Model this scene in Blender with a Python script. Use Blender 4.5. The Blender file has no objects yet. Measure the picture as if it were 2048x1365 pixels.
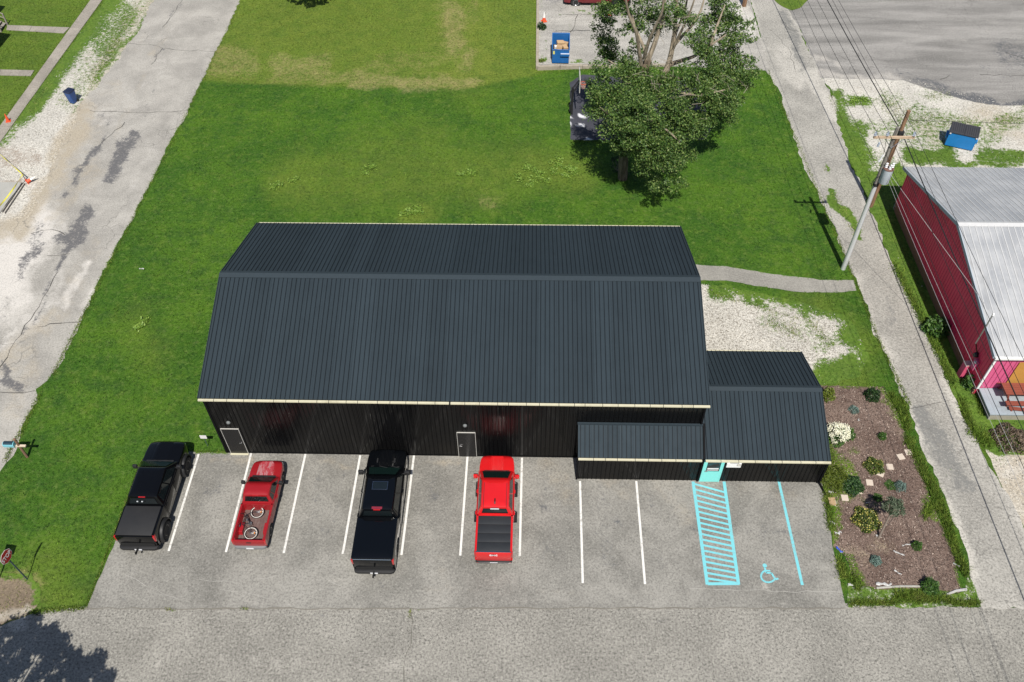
import bpy, bmesh, math, random
import numpy as np
from mathutils import Vector, Matrix, Euler
from mathutils.geometry import delaunay_2d_cdt
S = bpy.context.scene
COL = S.collection
rng = np.random.default_rng(7)
random.seed(7)
R_ = math.radians

# ---------------------------------------------------------------- camera, sky, sun, exposure
FPX = 1709.19
CAM = np.array([0.7725, -24.3275, 36.2856])
_p, _y, _r = R_(48.447), R_(-1.8068), R_(-0.7007)
FW = np.array([math.sin(_y)*math.cos(_p), math.cos(_y)*math.cos(_p), -math.sin(_p)])
_rt = np.array([math.cos(_y), -math.sin(_y), 0.0]); _up = np.cross(_rt, FW)
RT = math.cos(_r)*_rt + math.sin(_r)*_up
UP = -math.sin(_r)*_rt + math.cos(_r)*_up
cd = bpy.data.cameras.new('camera'); cam = bpy.data.objects.new('camera', cd); COL.objects.link(cam)
cd.sensor_width = 36; cd.lens = FPX/2048*36; cd.clip_end = 3000; cd.clip_start = .1
m = Matrix.Identity(4)
for i in range(3):
    m[i][0] = RT[i]; m[i][1] = UP[i]; m[i][2] = -FW[i]; m[i][3] = CAM[i]
cam.matrix_world = m
S.camera = cam

SUN_EL, SUN_AZ = R_(56), R_(175)          # azimuth clockwise from +Y: the sun stands over the near street, a touch to the right
to_sun = Vector((math.sin(SUN_AZ)*math.cos(SUN_EL), math.cos(SUN_AZ)*math.cos(SUN_EL), math.sin(SUN_EL)))
W = bpy.data.worlds.new('World'); S.world = W; W.use_nodes = True
nt = W.node_tree
sky = nt.nodes.new('ShaderNodeTexSky'); sky.sky_type = 'NISHITA'; sky.sun_disc = False
sky.sun_elevation = SUN_EL; sky.sun_rotation = SUN_AZ; sky.air_density = 1.0; sky.dust_density = 1.0
bg = nt.nodes['Background']; bg.inputs['Strength'].default_value = 0.07
nt.links.new(sky.outputs[0], bg.inputs[0])
sd = bpy.data.lights.new('sun', 'SUN'); sd.energy = 4.8; sd.angle = R_(.5); sd.color = (1, .955, .88)
so = bpy.data.objects.new('sun', sd); COL.objects.link(so)
so.rotation_euler = to_sun.to_track_quat('Z', 'Y').to_euler(); so.location = (0, 0, 60)
S.view_settings.view_transform = 'Standard'; S.view_settings.look = 'None'
S.view_settings.gamma = 1; S.view_settings.use_curve_mapping = False
S.view_settings.exposure = 0.40
S.cycles.max_bounces = 6

# ---------------------------------------------------------------- survey helpers (photograph points onto real planes)
def G(px, py, z=0.0):
    d = FW + RT*(px-1024)/FPX - UP*(py-682.5)/FPX
    return CAM + d*(z-CAM[2])/d[2]
def PL(px, py, ax, v):
    d = FW + RT*(px-1024)/FPX - UP*(py-682.5)/FPX
    return CAM + d*(v-CAM[ax])/d[ax]
def PIX(x, y, z=0.0):
    dx, dy, dz = x-CAM[0], y-CAM[1], z-CAM[2]
    w = dx*FW[0]+dy*FW[1]+dz*FW[2]
    w = np.where(np.abs(w) < 1e-3, 1e-3, w)
    px = 1024+FPX*(dx*RT[0]+dy*RT[1]+dz*RT[2])/w
    py = 682.5-FPX*(dx*UP[0]+dy*UP[1]+dz*UP[2])/w
    bad = w < 2
    return np.where(bad, 1e5, px), np.where(bad, 1e5, py)
def W2(pts):
    """mixed list: (px,py) photograph points, (x,y,'w') world points -> Nx2 world"""
    out = []
    for p in pts:
        if len(p) == 3: out.append((p[0], p[1]))
        else: g = G(*p); out.append((g[0], g[1]))
    return np.array(out, float)
def inside(x, y, poly):
    n = len(poly); r = np.zeros(x.shape, bool)
    bx0, by0 = poly.min(0); bx1, by1 = poly.max(0)
    sel = np.nonzero((x > bx0) & (x < bx1) & (y > by0) & (y < by1))[0]
    if not len(sel): return r
    X, Y = x[sel], y[sel]; c = np.zeros(len(sel), bool)
    for i in range(n):
        x0, y0 = poly[i]; x1, y1 = poly[(i+1) % n]
        if y0 == y1: continue
        c ^= ((y0 > Y) != (y1 > Y)) & (X < (x1-x0)*(Y-y0)/(y1-y0)+x0)
    r[sel] = c
    return r
_vg = np.random.default_rng(3).random((64, 64))
def vnoise(x, y):
    xi = np.floor(x).astype(int); yi = np.floor(y).astype(int); fx = x-xi; fy = y-yi
    fx = fx*fx*(3-2*fx); fy = fy*fy*(3-2*fy); a = lambda i, j: _vg[(xi+i) % 64, (yi+j) % 64]
    return (a(0, 0)*(1-fx)+a(1, 0)*fx)*(1-fy)+(a(0, 1)*(1-fx)+a(1, 1)*fx)*fy-.5
def caps(px, py, L, wob=1.0):
    """soft capsules (x1,y1,x2,y2,r,strength) with ragged outlines"""
    px, py = (px+wob*(20*vnoise(px/34, py/34)+9*vnoise(px/11+9, py/11)), py+wob*(16*vnoise(px/34+31, py/34+7)+8*vnoise(px/11+40, py/11+3)))
    o = np.zeros(px.shape)
    for x1, y1, x2, y2, r, s in L:
        dx, dy = x2-x1, y2-y1; q = dx*dx+dy*dy
        t = np.clip(((px-x1)*dx+(py-y1)*dy)/q, 0, 1) if q > 0 else 0
        d = np.hypot(px-x1-t*dx, py-y1-t*dy)
        o = np.maximum(o, s*np.clip(1.5-d/r, 0, 1))
    return o

# ---------------------------------------------------------------- mesh helpers
def link(o, parent=None):
    COL.objects.link(o)
    if parent is not None: o.parent = parent
    return o
def tag(o, label=None, cat=None, group=None, kind=None):
    if label: o['label'] = label
    if cat: o['category'] = cat
    if group: o['group'] = group
    if kind: o['kind'] = kind
    return o
def thing(name, label, cat, loc=(0, 0, 0), rz=0.0, group=None):
    o = bpy.data.objects.new(name, None); COL.objects.link(o)
    o.empty_display_size = .2
    o.location = loc; o.rotation_euler = (0, 0, rz)
    return tag(o, label, cat, group)
def dup_tree(o, parent=None):
    c = o.copy(); COL.objects.link(c); c.parent = parent
    for ch in list(o.children): dup_tree(ch, c)
    return c
def rawmesh(name, V, F, mats, smooth=False, attrs=None, mi=None):
    V = np.asarray(V, np.float32); F = np.asarray(F, np.int32)
    me = bpy.data.meshes.new(name); k = F.shape[1]
    me.vertices.add(len(V)); me.vertices.foreach_set('co', V.ravel())
    me.loops.add(F.size); me.loops.foreach_set('vertex_index', F.ravel())
    me.polygons.add(len(F))
    me.polygons.foreach_set('loop_start', np.arange(0, F.size, k, dtype=np.int32))
    me.polygons.foreach_set('loop_total', np.full(len(F), k, np.int32))
    if smooth: me.polygons.foreach_set('use_smooth', np.ones(len(F), bool))
    for a in (mats if isinstance(mats, (list, tuple)) else [mats]): me.materials.append(a)
    if mi is not None: me.polygons.foreach_set('material_index', np.asarray(mi, np.int32))
    me.update(calc_edges=True)
    for an, av in (attrs or {}).items():
        av = np.asarray(av, np.float32)
        if av.ndim == 1:
            me.attributes.new(an, 'FLOAT', 'POINT').data.foreach_set('value', av)
        else:
            me.attributes.new(an, 'FLOAT_COLOR', 'POINT').data.foreach_set('color', av.ravel())
    return me
def rawobj(name, V, F, mats, parent=None, **k):
    return link(bpy.data.objects.new(name, rawmesh(name, V, F, mats, **k)), parent)

class MB:
    def __init__(s): s.v = []; s.f = []; s.m = []
    def add(s, v, f, m=0, M=None):
        b = len(s.v)
        s.v += [tuple((M @ Vector(p)) if M is not None else p) for p in v]
        for q in f: s.f.append([b+i for i in q]); s.m.append(m)
        return s
    def box(s, x0, x1, y0, y1, z0, z1, m=0, M=None, tx=0, ty=0):
        v = [(x0, y0, z0), (x1, y0, z0), (x1, y1, z0), (x0, y1, z0),
             (x0+tx, y0+ty, z1), (x1-tx, y0+ty, z1), (x1-tx, y1-ty, z1), (x0+tx, y1-ty, z1)]
        return s.add(v, [(3, 2, 1, 0), (4, 5, 6, 7), (0, 1, 5, 4), (1, 2, 6, 5), (2, 3, 7, 6), (3, 0, 4, 7)], m, M)
    def quad(s, a, b, c, d, m=0): return s.add([a, b, c, d], [(0, 1, 2, 3)], m)
    def loft(s, rings, m=0, closed=True, cap=True):
        n = len(rings[0]); v = [p for r in rings for p in r]; f = []
        for i in range(len(rings)-1):
            for j in range(n if closed else n-1):
                k = (j+1) % n
                f.append((i*n+j, i*n+k, (i+1)*n+k, (i+1)*n+j))
        if cap: f += [tuple(range(n-1, -1, -1)), tuple((len(rings)-1)*n+j for j in range(n))]
        return s.add(v, f, m)
    def tube(s, pts, r, n=6, m=0, cap=True):
        pts = [Vector(p) for p in pts]; rs = r if isinstance(r, (list, tuple)) else [r]*len(pts)
        rings = []
        d0 = (pts[-1]-pts[0]).normalized()
        ref = Vector((0, 0, 1)) if abs(d0.z) < .9 else Vector((1, 0, 0))
        for i, p in enumerate(pts):
            d = (pts[min(i+1, len(pts)-1)]-pts[max(i-1, 0)]).normalized()
            a = d.cross(ref).normalized(); b = a.cross(d)
            rings.append([tuple(p+(a*math.cos(t)+b*math.sin(t))*rs[i]) for t in (2*math.pi*k/n for k in range(n))])
        return s.loft(rings, m, True, cap)
    def lathe(s, c, axis, prof, n=16, m=0):
        """prof: list of (radius, height along axis)"""
        ax = Vector(axis).normalized(); ref = Vector((0, 0, 1)) if abs(ax.z) < .9 else Vector((1, 0, 0))
        a = ax.cross(ref).normalized(); b = ax.cross(a); c = Vector(c)
        rings = [[tuple(c+ax*h+(a*math.cos(t)+b*math.sin(t))*r) for t in (2*math.pi*k/n for k in range(n))] for r, h in prof]
        return s.loft(rings, m)
    def ball(s, c, r, nu=10, nv=7, m=0):
        r = r if isinstance(r, (tuple, list)) else (r, r, r)
        rings = []
        for i in range(nv+1):
            t = -math.pi/2+math.pi*(.02+.96*i/nv)
            rings.append([(c[0]+r[0]*math.cos(t)*math.cos(2*math.pi*k/nu), c[1]+r[1]*math.cos(t)*math.sin(2*math.pi*k/nu), c[2]+r[2]*math.sin(t)) for k in range(nu)])
        return s.loft(rings, m)
    def prism(s, poly, ax, a0, a1, m=0):
        """2D polygon extruded along axis ax (0: poly is (y,z); 1: poly is (x,z); 2: poly is (x,y))"""
        def P(p, a): return {0: (a, p[0], p[1]), 1: (p[0], a, p[1]), 2: (p[0], p[1], a)}[ax]
        return s.loft([[P(p, a0) for p in poly], [P(p, a1) for p in poly]], m)
    def mesh(s, name, mats, smooth=False, bevel=0):
        me = bpy.data.meshes.new(name); me.from_pydata(s.v, [], s.f)
        for a in (mats if isinstance(mats, (list, tuple)) else [mats]): me.materials.append(a)
        me.polygons.foreach_set('material_index', s.m)
        bm = bmesh.new(); bm.from_mesh(me)
        bmesh.ops.recalc_face_normals(bm, faces=bm.faces)
        if bevel:
            es = [e for e in bm.edges if len(e.link_faces) == 2 and e.calc_face_angle(0) > .6]
            bmesh.ops.bevel(bm, geom=es, offset=bevel, segments=2, profile=.5, affect='EDGES', clamp_overlap=True)
        if smooth:
            for f in bm.faces: f.smooth = True
            for e in bm.edges:
                if len(e.link_faces) == 2 and e.calc_face_angle(0) > .65: e.smooth = False
        bm.to_mesh(me); bm.free(); me.update()
        return me
    def obj(s, name, mats, parent=None, smooth=False, bevel=0, label=None):
        o = link(bpy.data.objects.new(name, s.mesh(name, mats, smooth, bevel)), parent)
        if label: o['label'] = label
        return o
def inst(name, me, parent, loc=(0, 0, 0), rot=(0, 0, 0), label=None, scale=None):
    o = link(bpy.data.objects.new(name, me), parent); o.location = loc; o.rotation_euler = rot
    if scale: o.scale = scale
    if label: o['label'] = label
    return o
def lettering(name, txt, size, mat, parent, M, depth=.004, label=None):
    c = bpy.data.curves.new(name, 'FONT'); c.body = txt; c.size = size; c.extrude = depth
    c.align_x = 'CENTER'; c.align_y = 'CENTER'; c.offset = size*.02
    t = bpy.data.objects.new(name, c); COL.objects.link(t)
    bpy.context.view_layer.update()
    me = bpy.data.meshes.new_from_object(t.evaluated_get(bpy.context.evaluated_depsgraph_get()))
    bpy.data.objects.remove(t); me.materials.clear(); me.materials.append(mat)
    o = link(bpy.data.objects.new(name, me), parent); o.matrix_local = M
    if label: o['label'] = label
    return o

# ---------------------------------------------------------------- material helpers
class NT:
    def __init__(s, name):
        s.mat = bpy.data.materials.new(name); s.mat.use_nodes = True; s.t = s.mat.node_tree
        s.b = s.t.nodes['Principled BSDF']
        g = s.t.nodes.new('ShaderNodeNewGeometry'); s.pos = g.outputs['Position']
        s.obj = s.t.nodes.new('ShaderNodeTexCoord').outputs['Object']
    def put(s, sock, v):
        if isinstance(v, bpy.types.NodeSocket): s.t.links.new(v, sock)
        elif isinstance(v, (tuple, list)): sock.default_value = tuple(v)+(1,)*(len(sock.default_value)-len(v))
        else: sock.default_value = v
    def noise(s, scale, detail=4, rough=.6, vec=None, dist=0, stretch=None):
        n = s.t.nodes.new('ShaderNodeTexNoise'); n.inputs['Scale'].default_value = scale
        n.inputs['Detail'].default_value = detail; n.inputs['Roughness'].default_value = rough; n.inputs['Distortion'].default_value = dist
        v = vec or s.pos
        if stretch:
            mp = s.t.nodes.new('ShaderNodeMapping'); mp.inputs['Scale'].default_value = stretch
            s.t.links.new(v, mp.inputs[0]); v = mp.outputs[0]
        s.t.links.new(v, n.inputs['Vector']); return n.outputs['Fac']
    def vor(s, scale, feature='F1', vec=None, out='Distance'):
        n = s.t.nodes.new('ShaderNodeTexVoronoi'); n.feature = feature; n.inputs['Scale'].default_value = scale
        s.t.links.new(vec or s.pos, n.inputs['Vector']); return n.outputs[out]
    def warp(s, scale, amt):
        n = s.t.nodes.new('ShaderNodeTexNoise'); n.inputs['Scale'].default_value = scale; n.inputs['Detail'].default_value = 4
        s.t.links.new(s.pos, n.inputs['Vector'])
        v = s.t.nodes.new('ShaderNodeVectorMath'); v.operation = 'MULTIPLY_ADD'
        s.t.links.new(n.outputs['Color'], v.inputs[0]); v.inputs[1].default_value = (amt,)*3; s.t.links.new(s.pos, v.inputs[2])
        return v.outputs[0]
    def math(s, op, a, b=0.0, c=0.0, clamp=False):
        n = s.t.nodes.new('ShaderNodeMath'); n.operation = op; n.use_clamp = clamp
        s.put(n.inputs[0], a); s.put(n.inputs[1], b); s.put(n.inputs[2], c); return n.outputs[0]
    def step(s, v, lo, hi, a=0.0, b=1.0):
        n = s.t.nodes.new('ShaderNodeMapRange'); n.interpolation_type = 'SMOOTHSTEP'
        s.put(n.inputs[0], v); n.inputs[1].default_value = lo; n.inputs[2].default_value = hi
        n.inputs[3].default_value = a; n.inputs[4].default_value = b; return n.outputs[0]
    def mix(s, f, a, b, mode='MIX'):
        n = s.t.nodes.new('ShaderNodeMix'); n.data_type = 'RGBA'; n.blend_type = mode
        s.put(n.inputs[0], f); s.put(n.inputs[6], a); s.put(n.inputs[7], b); return n.outputs[2]
    def attr(s, name, ch=None):
        n = s.t.nodes.new('ShaderNodeAttribute'); n.attribute_name = name
        if ch is None: return n.outputs['Fac']
        q = s.t.nodes.new('ShaderNodeSeparateColor'); s.t.links.new(n.outputs['Color'], q.inputs[0]); return q.outputs[ch]
    def rand(s): 
        return s.t.nodes.new('ShaderNodeObjectInfo').outputs['Random']
    def bump(s, h, strength=.4, dist=.02):
        n = s.t.nodes.new('ShaderNodeBump'); n.inputs['Strength'].default_value = strength; n.inputs['Distance'].default_value = dist
        s.t.links.new(h, n.inputs['Height']); s.t.links.new(n.outputs[0], s.b.inputs['Normal'])
    def fin(s, col, rough=.8, spec=.3, metal=0.0, coat=0.0):
        s.put(s.b.inputs['Base Color'], col); s.put(s.b.inputs['Roughness'], rough)
        s.b.inputs['Specular IOR Level'].default_value = spec; s.b.inputs['Metallic'].default_value = metal
        s.b.inputs['Coat Weight'].default_value = coat; s.b.inputs['Coat Roughness'].default_value = .06
        return s.mat
def simple(name, col, rough=.6, var=.15, scale=6.0, metal=0.0, spec=.4, coat=0.0, bump=0.0, dirt=None):
    n = NT(name); f = n.noise(scale, 5, .65, n.obj)
    c = n.mix(f, tuple(x*(1-var) for x in col), tuple(min(1, x*(1+var)) for x in col))
    if dirt: c = n.mix(n.step(n.noise(scale*.6, 6, .7, n.obj), .5, .75, 0, dirt[1]), c, dirt[0])
    if bump: n.bump(n.noise(scale*8, 3, .6, n.obj), bump, .01)
    rg = n.math('MULTIPLY_ADD', f, .15, rough-.07)
    return n.fin(c, rg, spec, metal, coat)

# ================================================================ GROUND MATERIALS
GREEN = [(.036, .094, .008), (.060, .128, .010), (.106, .160, .018)]
def lawn_nodes(n, dry, yel, rnd):
    big = n.noise(.22, 4, .6); mid = n.noise(1.3, 5, .65); fine = n.noise(5.5, 5, .85); mow = n.noise(1, 3, .5, None, 0, (.12, 1.6, 1))
    c = n.mix(n.step(big, .38, .64), GREEN[0], GREEN[1])
    c = n.mix(n.math('MULTIPLY', n.step(mid, .48, .74), .55), c, GREEN[2])
    c = n.mix(n.math('MULTIPLY', n.step(n.noise(.9, 6, .75, n.warp(.6, 1.5)), .47, .66), .6), c, (.020, .060, .010))
    c = n.mix(n.math('MULTIPLY', n.step(n.noise(2.6, 6, .8), .5, .68), .5), c, (.11, .16, .045))
    c = n.mix(n.math('MULTIPLY', n.step(mow, .5, .7), .25), c, (.026, .074, .011))
    c = n.mix(n.math('MULTIPLY', yel, n.step(n.noise(.8, 5, .7), .25, .7, .45, 1)), c, (.135, .172, .026))
    dm = n.math('ADD', dry, n.math('MULTIPLY_ADD', n.math('ADD', n.noise(3.2, 7, .85), n.noise(.8, 4, .7)), 1.25, -1.45))
    c = n.mix(n.math('MULTIPLY', n.step(dm, .2, 1.4, 0, .9), n.step(dry, .02, .45)), c, (.29, .235, .115))
    c = n.mix(n.step(fine, .5, .62, 0, .72), c, n.mix(.75, c, (.004, .014, .003)))
    c = n.mix(n.step(fine, .47, .34, 0, .5), c, n.mix(.5, c, (.20, .28, .07)))
    v = n.math('MULTIPLY_ADD', rnd, 1.1, .55)
    vm = n.t.nodes.new('ShaderNodeVectorMath'); vm.operation = 'SCALE'
    n.t.links.new(c, vm.inputs[0]); n.t.links.new(v, vm.inputs['Scale'])
    return vm.outputs[0]
def lawn_mat(name, blade):
    n = NT(name)
    c = lawn_nodes(n, n.attr('mask', 0), n.attr('mask', 1), n.attr('rnd'))
    if not blade: n.bump(n.noise(14, 4, .8), .9, .06)
    return n.fin(c, .75, .15)
M_LAWN = lawn_mat('lawn', False); M_BLADE = lawn_mat('grass_blades', True)

def asphalt_mat(name, base, dark=(.06, .062, .068), light=(.42, .40, .36), speck=14, con=.5, stretch=None, weeds=True, crack=.0, blot=.35, rough=.85):
    n = NT(name)
    sp = n.noise(speck*.85, 4, .9); big = n.noise(.35, 6, .65, None, .4, stretch); mid = n.noise(2.6, 5, .7, None, 0, stretch)
    c = n.mix(n.step(big, .3, .72), tuple(x*(1-blot*.7) for x in base), tuple(x*(1+blot*.45) for x in base))
    c = n.mix(n.math('MULTIPLY', n.step(mid, .5, .75), .35), c, tuple(x*.72 for x in base))
    wv = n.warp(.9, 1.1)
    st = n.noise(.8, 7, .72, wv)
    lm = n.math('ADD', n.attr('mask', 1), n.math('MULTIPLY_ADD', st, 1.5, -.85))
    c = n.mix(n.math('MULTIPLY', n.step(lm, .15, .9), n.step(n.attr('mask', 1), .02, .3)), c, light)
    tn = n.math('ADD', n.attr('mask2', 0), n.math('MULTIPLY_ADD', n.noise(.9, 7, .75, wv), 1.4, -.75))
    c = n.mix(n.math('MULTIPLY', n.step(tn, .15, .9, 0, .9), n.step(n.attr('mask2', 0), .02, .4)), c, (.33, .285, .215))
    dm = n.math('ADD', n.attr('mask', 0), n.math('MULTIPLY_ADD', n.math('ADD', n.noise(1.3, 8, .85, wv), n.noise(5, 5, .8)), 2.0, -2.1))
    c = n.mix(n.math('MULTIPLY', n.step(dm, .3, .85, 0, .92), n.step(n.attr('mask', 0), .02, .3)), c, n.mix(n.step(sp, .42, .6), dark, tuple(x*1.9 for x in dark)))
    if crack:
        d = n.vor(.55, 'DISTANCE_TO_EDGE', n.warp(1.2, .9))
        k = n.math('MULTIPLY', n.step(d, .003, .018, 1, 0), n.step(n.noise(.25, 3, .5), .5, .62, 0, crack))
        c = n.mix(k, c, tuple(x*.35 for x in base))
    c = n.mix(n.math('MULTIPLY', n.step(sp, .5, .62), con), c, tuple(x*.34 for x in base))
    c = n.mix(n.math('MULTIPLY', n.step(sp, .48, .34), con*.75), c, tuple(min(.8, x*1.7) for x in base))
    if weeds:
        wm = n.math('ADD', n.attr('mask', 2), n.math('MULTIPLY_ADD', n.noise(3.5, 6, .8), 1.8, -.95))
        g = lawn_nodes(n, .12, .3, .5)
        c = n.mix(n.math('MULTIPLY', n.step(wm, .4, .7), n.step(n.attr('mask', 2), .02, .2)), c, g)
    n.bump(sp, .5, .01)
    return n.fin(c, rough, .25)
M_STREET = asphalt_mat('street_chipseal', (.238, .228, .203), speck=11.5, con=.95, blot=.28, crack=.25)
M_LOT = asphalt_mat('lot_asphalt', (.222, .214, .193), speck=12, con=.6, blot=.45)
M_ROAD = asphalt_mat('worn_road', (.315, .30, .272), dark=(.055, .055, .06), light=(.50, .475, .44), speck=13, con=.45, crack=.55)
M_ALLEY = asphalt_mat('alley_chipseal', (.295, .283, .255), dark=(.11, .11, .105), light=(.42, .40, .36), speck=10, con=.65, crack=.5, blot=.3)
M_TOPLOT = asphalt_mat('sealed_lot', (.235, .226, .212), dark=(.052, .055, .062), light=(.36, .34, .31), speck=12, con=.55, stretch=(.25, 1.4, 1), crack=.5, blot=.55)
M_PAD = asphalt_mat('pad_concrete', (.34, .325, .295), dark=(.10, .10, .102), light=(.5, .48, .44), speck=12, con=.6, stretch=(.4, 1.3, 1), crack=.8, blot=.4)
M_COURT = asphalt_mat('court_asphalt', (.052, .053, .066), dark=(.03, .03, .035), light=(.6, .6, .62), speck=12, con=.3)
M_WALK = asphalt_mat('walk_concrete', (.27, .245, .212), speck=14, con=.45, blot=.35)
M_PATH = asphalt_mat('path_concrete', (.25, .24, .215), speck=14, con=.45, blot=.3)
M_SLAB = asphalt_mat('fresh_concrete', (.33, .325, .30), speck=14, con=.15, blot=.15)
M_GRAVEL = asphalt_mat('white_gravel', (.46, .44, .395), dark=(.19, .155, .125), light=(.34, .295, .225), speck=9, con=.7, blot=.22)
def mulch_mat():
    n = NT('mulch'); f = n.noise(9, 4, .85); v = n.vor(14, 'F1', n.warp(6, .12)); big = n.noise(.5, 5, .65)
    c = n.mix(n.step(big, .3, .7), (.112, .076, .062), (.195, .142, .117))
    c = n.mix(n.step(f, .5, .75, 0, .8), c, (.035, .023, .018))
    c = n.mix(n.step(f, .42, .26, 0, .75), c, (.34, .275, .23))
    c = n.mix(n.math('MULTIPLY', n.attr('mask', 1), n.step(n.noise(1.7, 6, .8), .4, .62)), c, (.33, .27, .19))
    wm = n.math('ADD', n.attr('mask', 2), n.math('MULTIPLY_ADD', n.noise(2.5, 6, .8), 1.8, -.95))
    c = n.mix(n.math('MULTIPLY', n.step(wm, .4, .7), n.step(n.attr('mask', 2), .02, .2)), c, lawn_nodes(n, .15, .5, .5))
    n.bump(f, .9, .05)
    return n.fin(c, .9, .1)
M_MULCH = mulch_mat()
def paint_mat(name, col):
    n = NT(name); w = n.math('ADD', n.noise(7, 6, .8), n.math('MULTIPLY_ADD', n.noise(.7, 3, .6), .5, -.25))
    c = n.mix(n.step(w, .5, .72, 0, .7), col, (.22, .21, .19))
    c = n.mix(n.step(n.noise(30, 2, .6), .55, .7, 0, .25), c, (.2, .19, .18))
    return n.fin(c, .7, .3)
M_WHITEPAINT = paint_mat('white_line_paint', (.62, .61, .58)); M_AQUAPAINT = paint_mat('aqua_line_paint', (.15, .47, .52))

# ================================================================ GROUND SHEETS
def edge_dist(x, y, poly):
    d = np.full(x.shape, 1e9)
    for i in range(len(poly)):
        ax, ay = poly[i]; bx, by = poly[(i+1) % len(poly)]
        dx, dy = bx-ax, by-ay; q = dx*dx+dy*dy+1e-9
        t = np.clip(((x-ax)*dx+(y-ay)*dy)/q, 0, 1)
        d = np.minimum(d, np.hypot(x-ax-t*dx, y-ay-t*dy))
    return d
HARD = []           # polygons where no lawn grows
def outline(poly, step, jag):
    out = []
    for i in range(len(poly)):
        a = poly[i]; b = poly[(i+1) % len(poly)]; L = np.hypot(*(b-a)); k = max(1, int(L/step))
        nrm = np.array([-(b-a)[1], (b-a)[0]])/max(L, 1e-6)
        for j in range(k):
            t = j/k; j1 = jag*(random.random()*2-1)+(jag*3.2*float(vnoise(np.array([p_[0]*.45 for p_ in [a+(b-a)*t]]), np.array([p_[1]*.45 for p_ in [a+(b-a)*t]]))[0]) if jag > .05 else 0)
            out.append(a+(b-a)*t+nrm*j1)
    return np.array(out)
def sheet(name, pts, z, cell, mat, paint=None, jag=.06, parent=None, hard=True, thick=0, kind='structure', label=None, tan=None):
    poly = outline(W2(pts), max(cell, .35) if jag else 1e9, jag)
    if hard: HARD.append(poly)
    x0, y0 = poly.min(0); x1, y1 = poly.max(0)
    gx, gy = np.meshgrid(np.arange(x0, x1, cell), np.arange(y0, y1, cell)); gx = gx.ravel(); gy = gy.ravel()
    k = inside(gx, gy, poly); gx = gx[k]; gy = gy[k]
    k = edge_dist(gx, gy, poly) > cell*.4; gx = gx[k]; gy = gy[k]
    P = [Vector(p) for p in poly]+[Vector(p) for p in zip(gx, gy)]
    v, e, f, *_ = delaunay_2d_cdt(P, [(i, (i+1) % len(poly)) for i in range(len(poly))], [], 1, 1e-5)
    V = np.array([(a.x, a.y) for a in v]); F = np.array([t for t in f if len(t) == 3])
    a = V[F[:, 0]]; b = V[F[:, 1]]; c = V[F[:, 2]]
    cr = (b[:, 0]-a[:, 0])*(c[:, 1]-a[:, 1])-(b[:, 1]-a[:, 1])*(c[:, 0]-a[:, 0])
    F[cr < 0] = F[cr < 0][:, ::-1]
    zz = z(V[:, 0], V[:, 1]) if callable(z) else np.full(len(V), z)
    msk = np.zeros((len(V), 4)); msk[:, 3] = 1
    if paint is not None:
        px, py = PIX(V[:, 0], V[:, 1]); d = edge_dist(V[:, 0], V[:, 1], poly)
        for i, ch in enumerate(paint(V[:, 0], V[:, 1], px, py, d)): msk[:, i] = ch
    V3 = np.column_stack([V, zz]); msk2 = np.zeros((len(V), 4)); msk2[:, 3] = 1
    if tan is not None: msk2[:, 0] = caps(*PIX(V[:, 0], V[:, 1]), tan)
    if thick:
        nb = len(poly); top = len(V3)
        V3 = np.vstack([V3, np.column_stack([poly, np.full(nb, -.02)]), np.column_stack([poly, z(poly[:, 0], poly[:, 1]) if callable(z) else np.full(nb, z)])])
        msk = np.vstack([msk, np.tile([0, 0, 0, 1], (2*nb, 1))])
        i = np.arange(nb); j = (i+1) % nb
        F = np.vstack([F, np.column_stack([top+i, top+j, top+nb+j]), np.column_stack([top+i, top+nb+j, top+nb+i])])
    o = rawobj(name, V3, F, mat, parent, attrs={'mask': msk, 'mask2': np.vstack([msk2, np.zeros((len(V3)-len(msk2), 4))]), 'rnd': np.full(len(V3), .45)})
    return tag(o, label, None, None, kind if parent is None else None)

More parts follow.
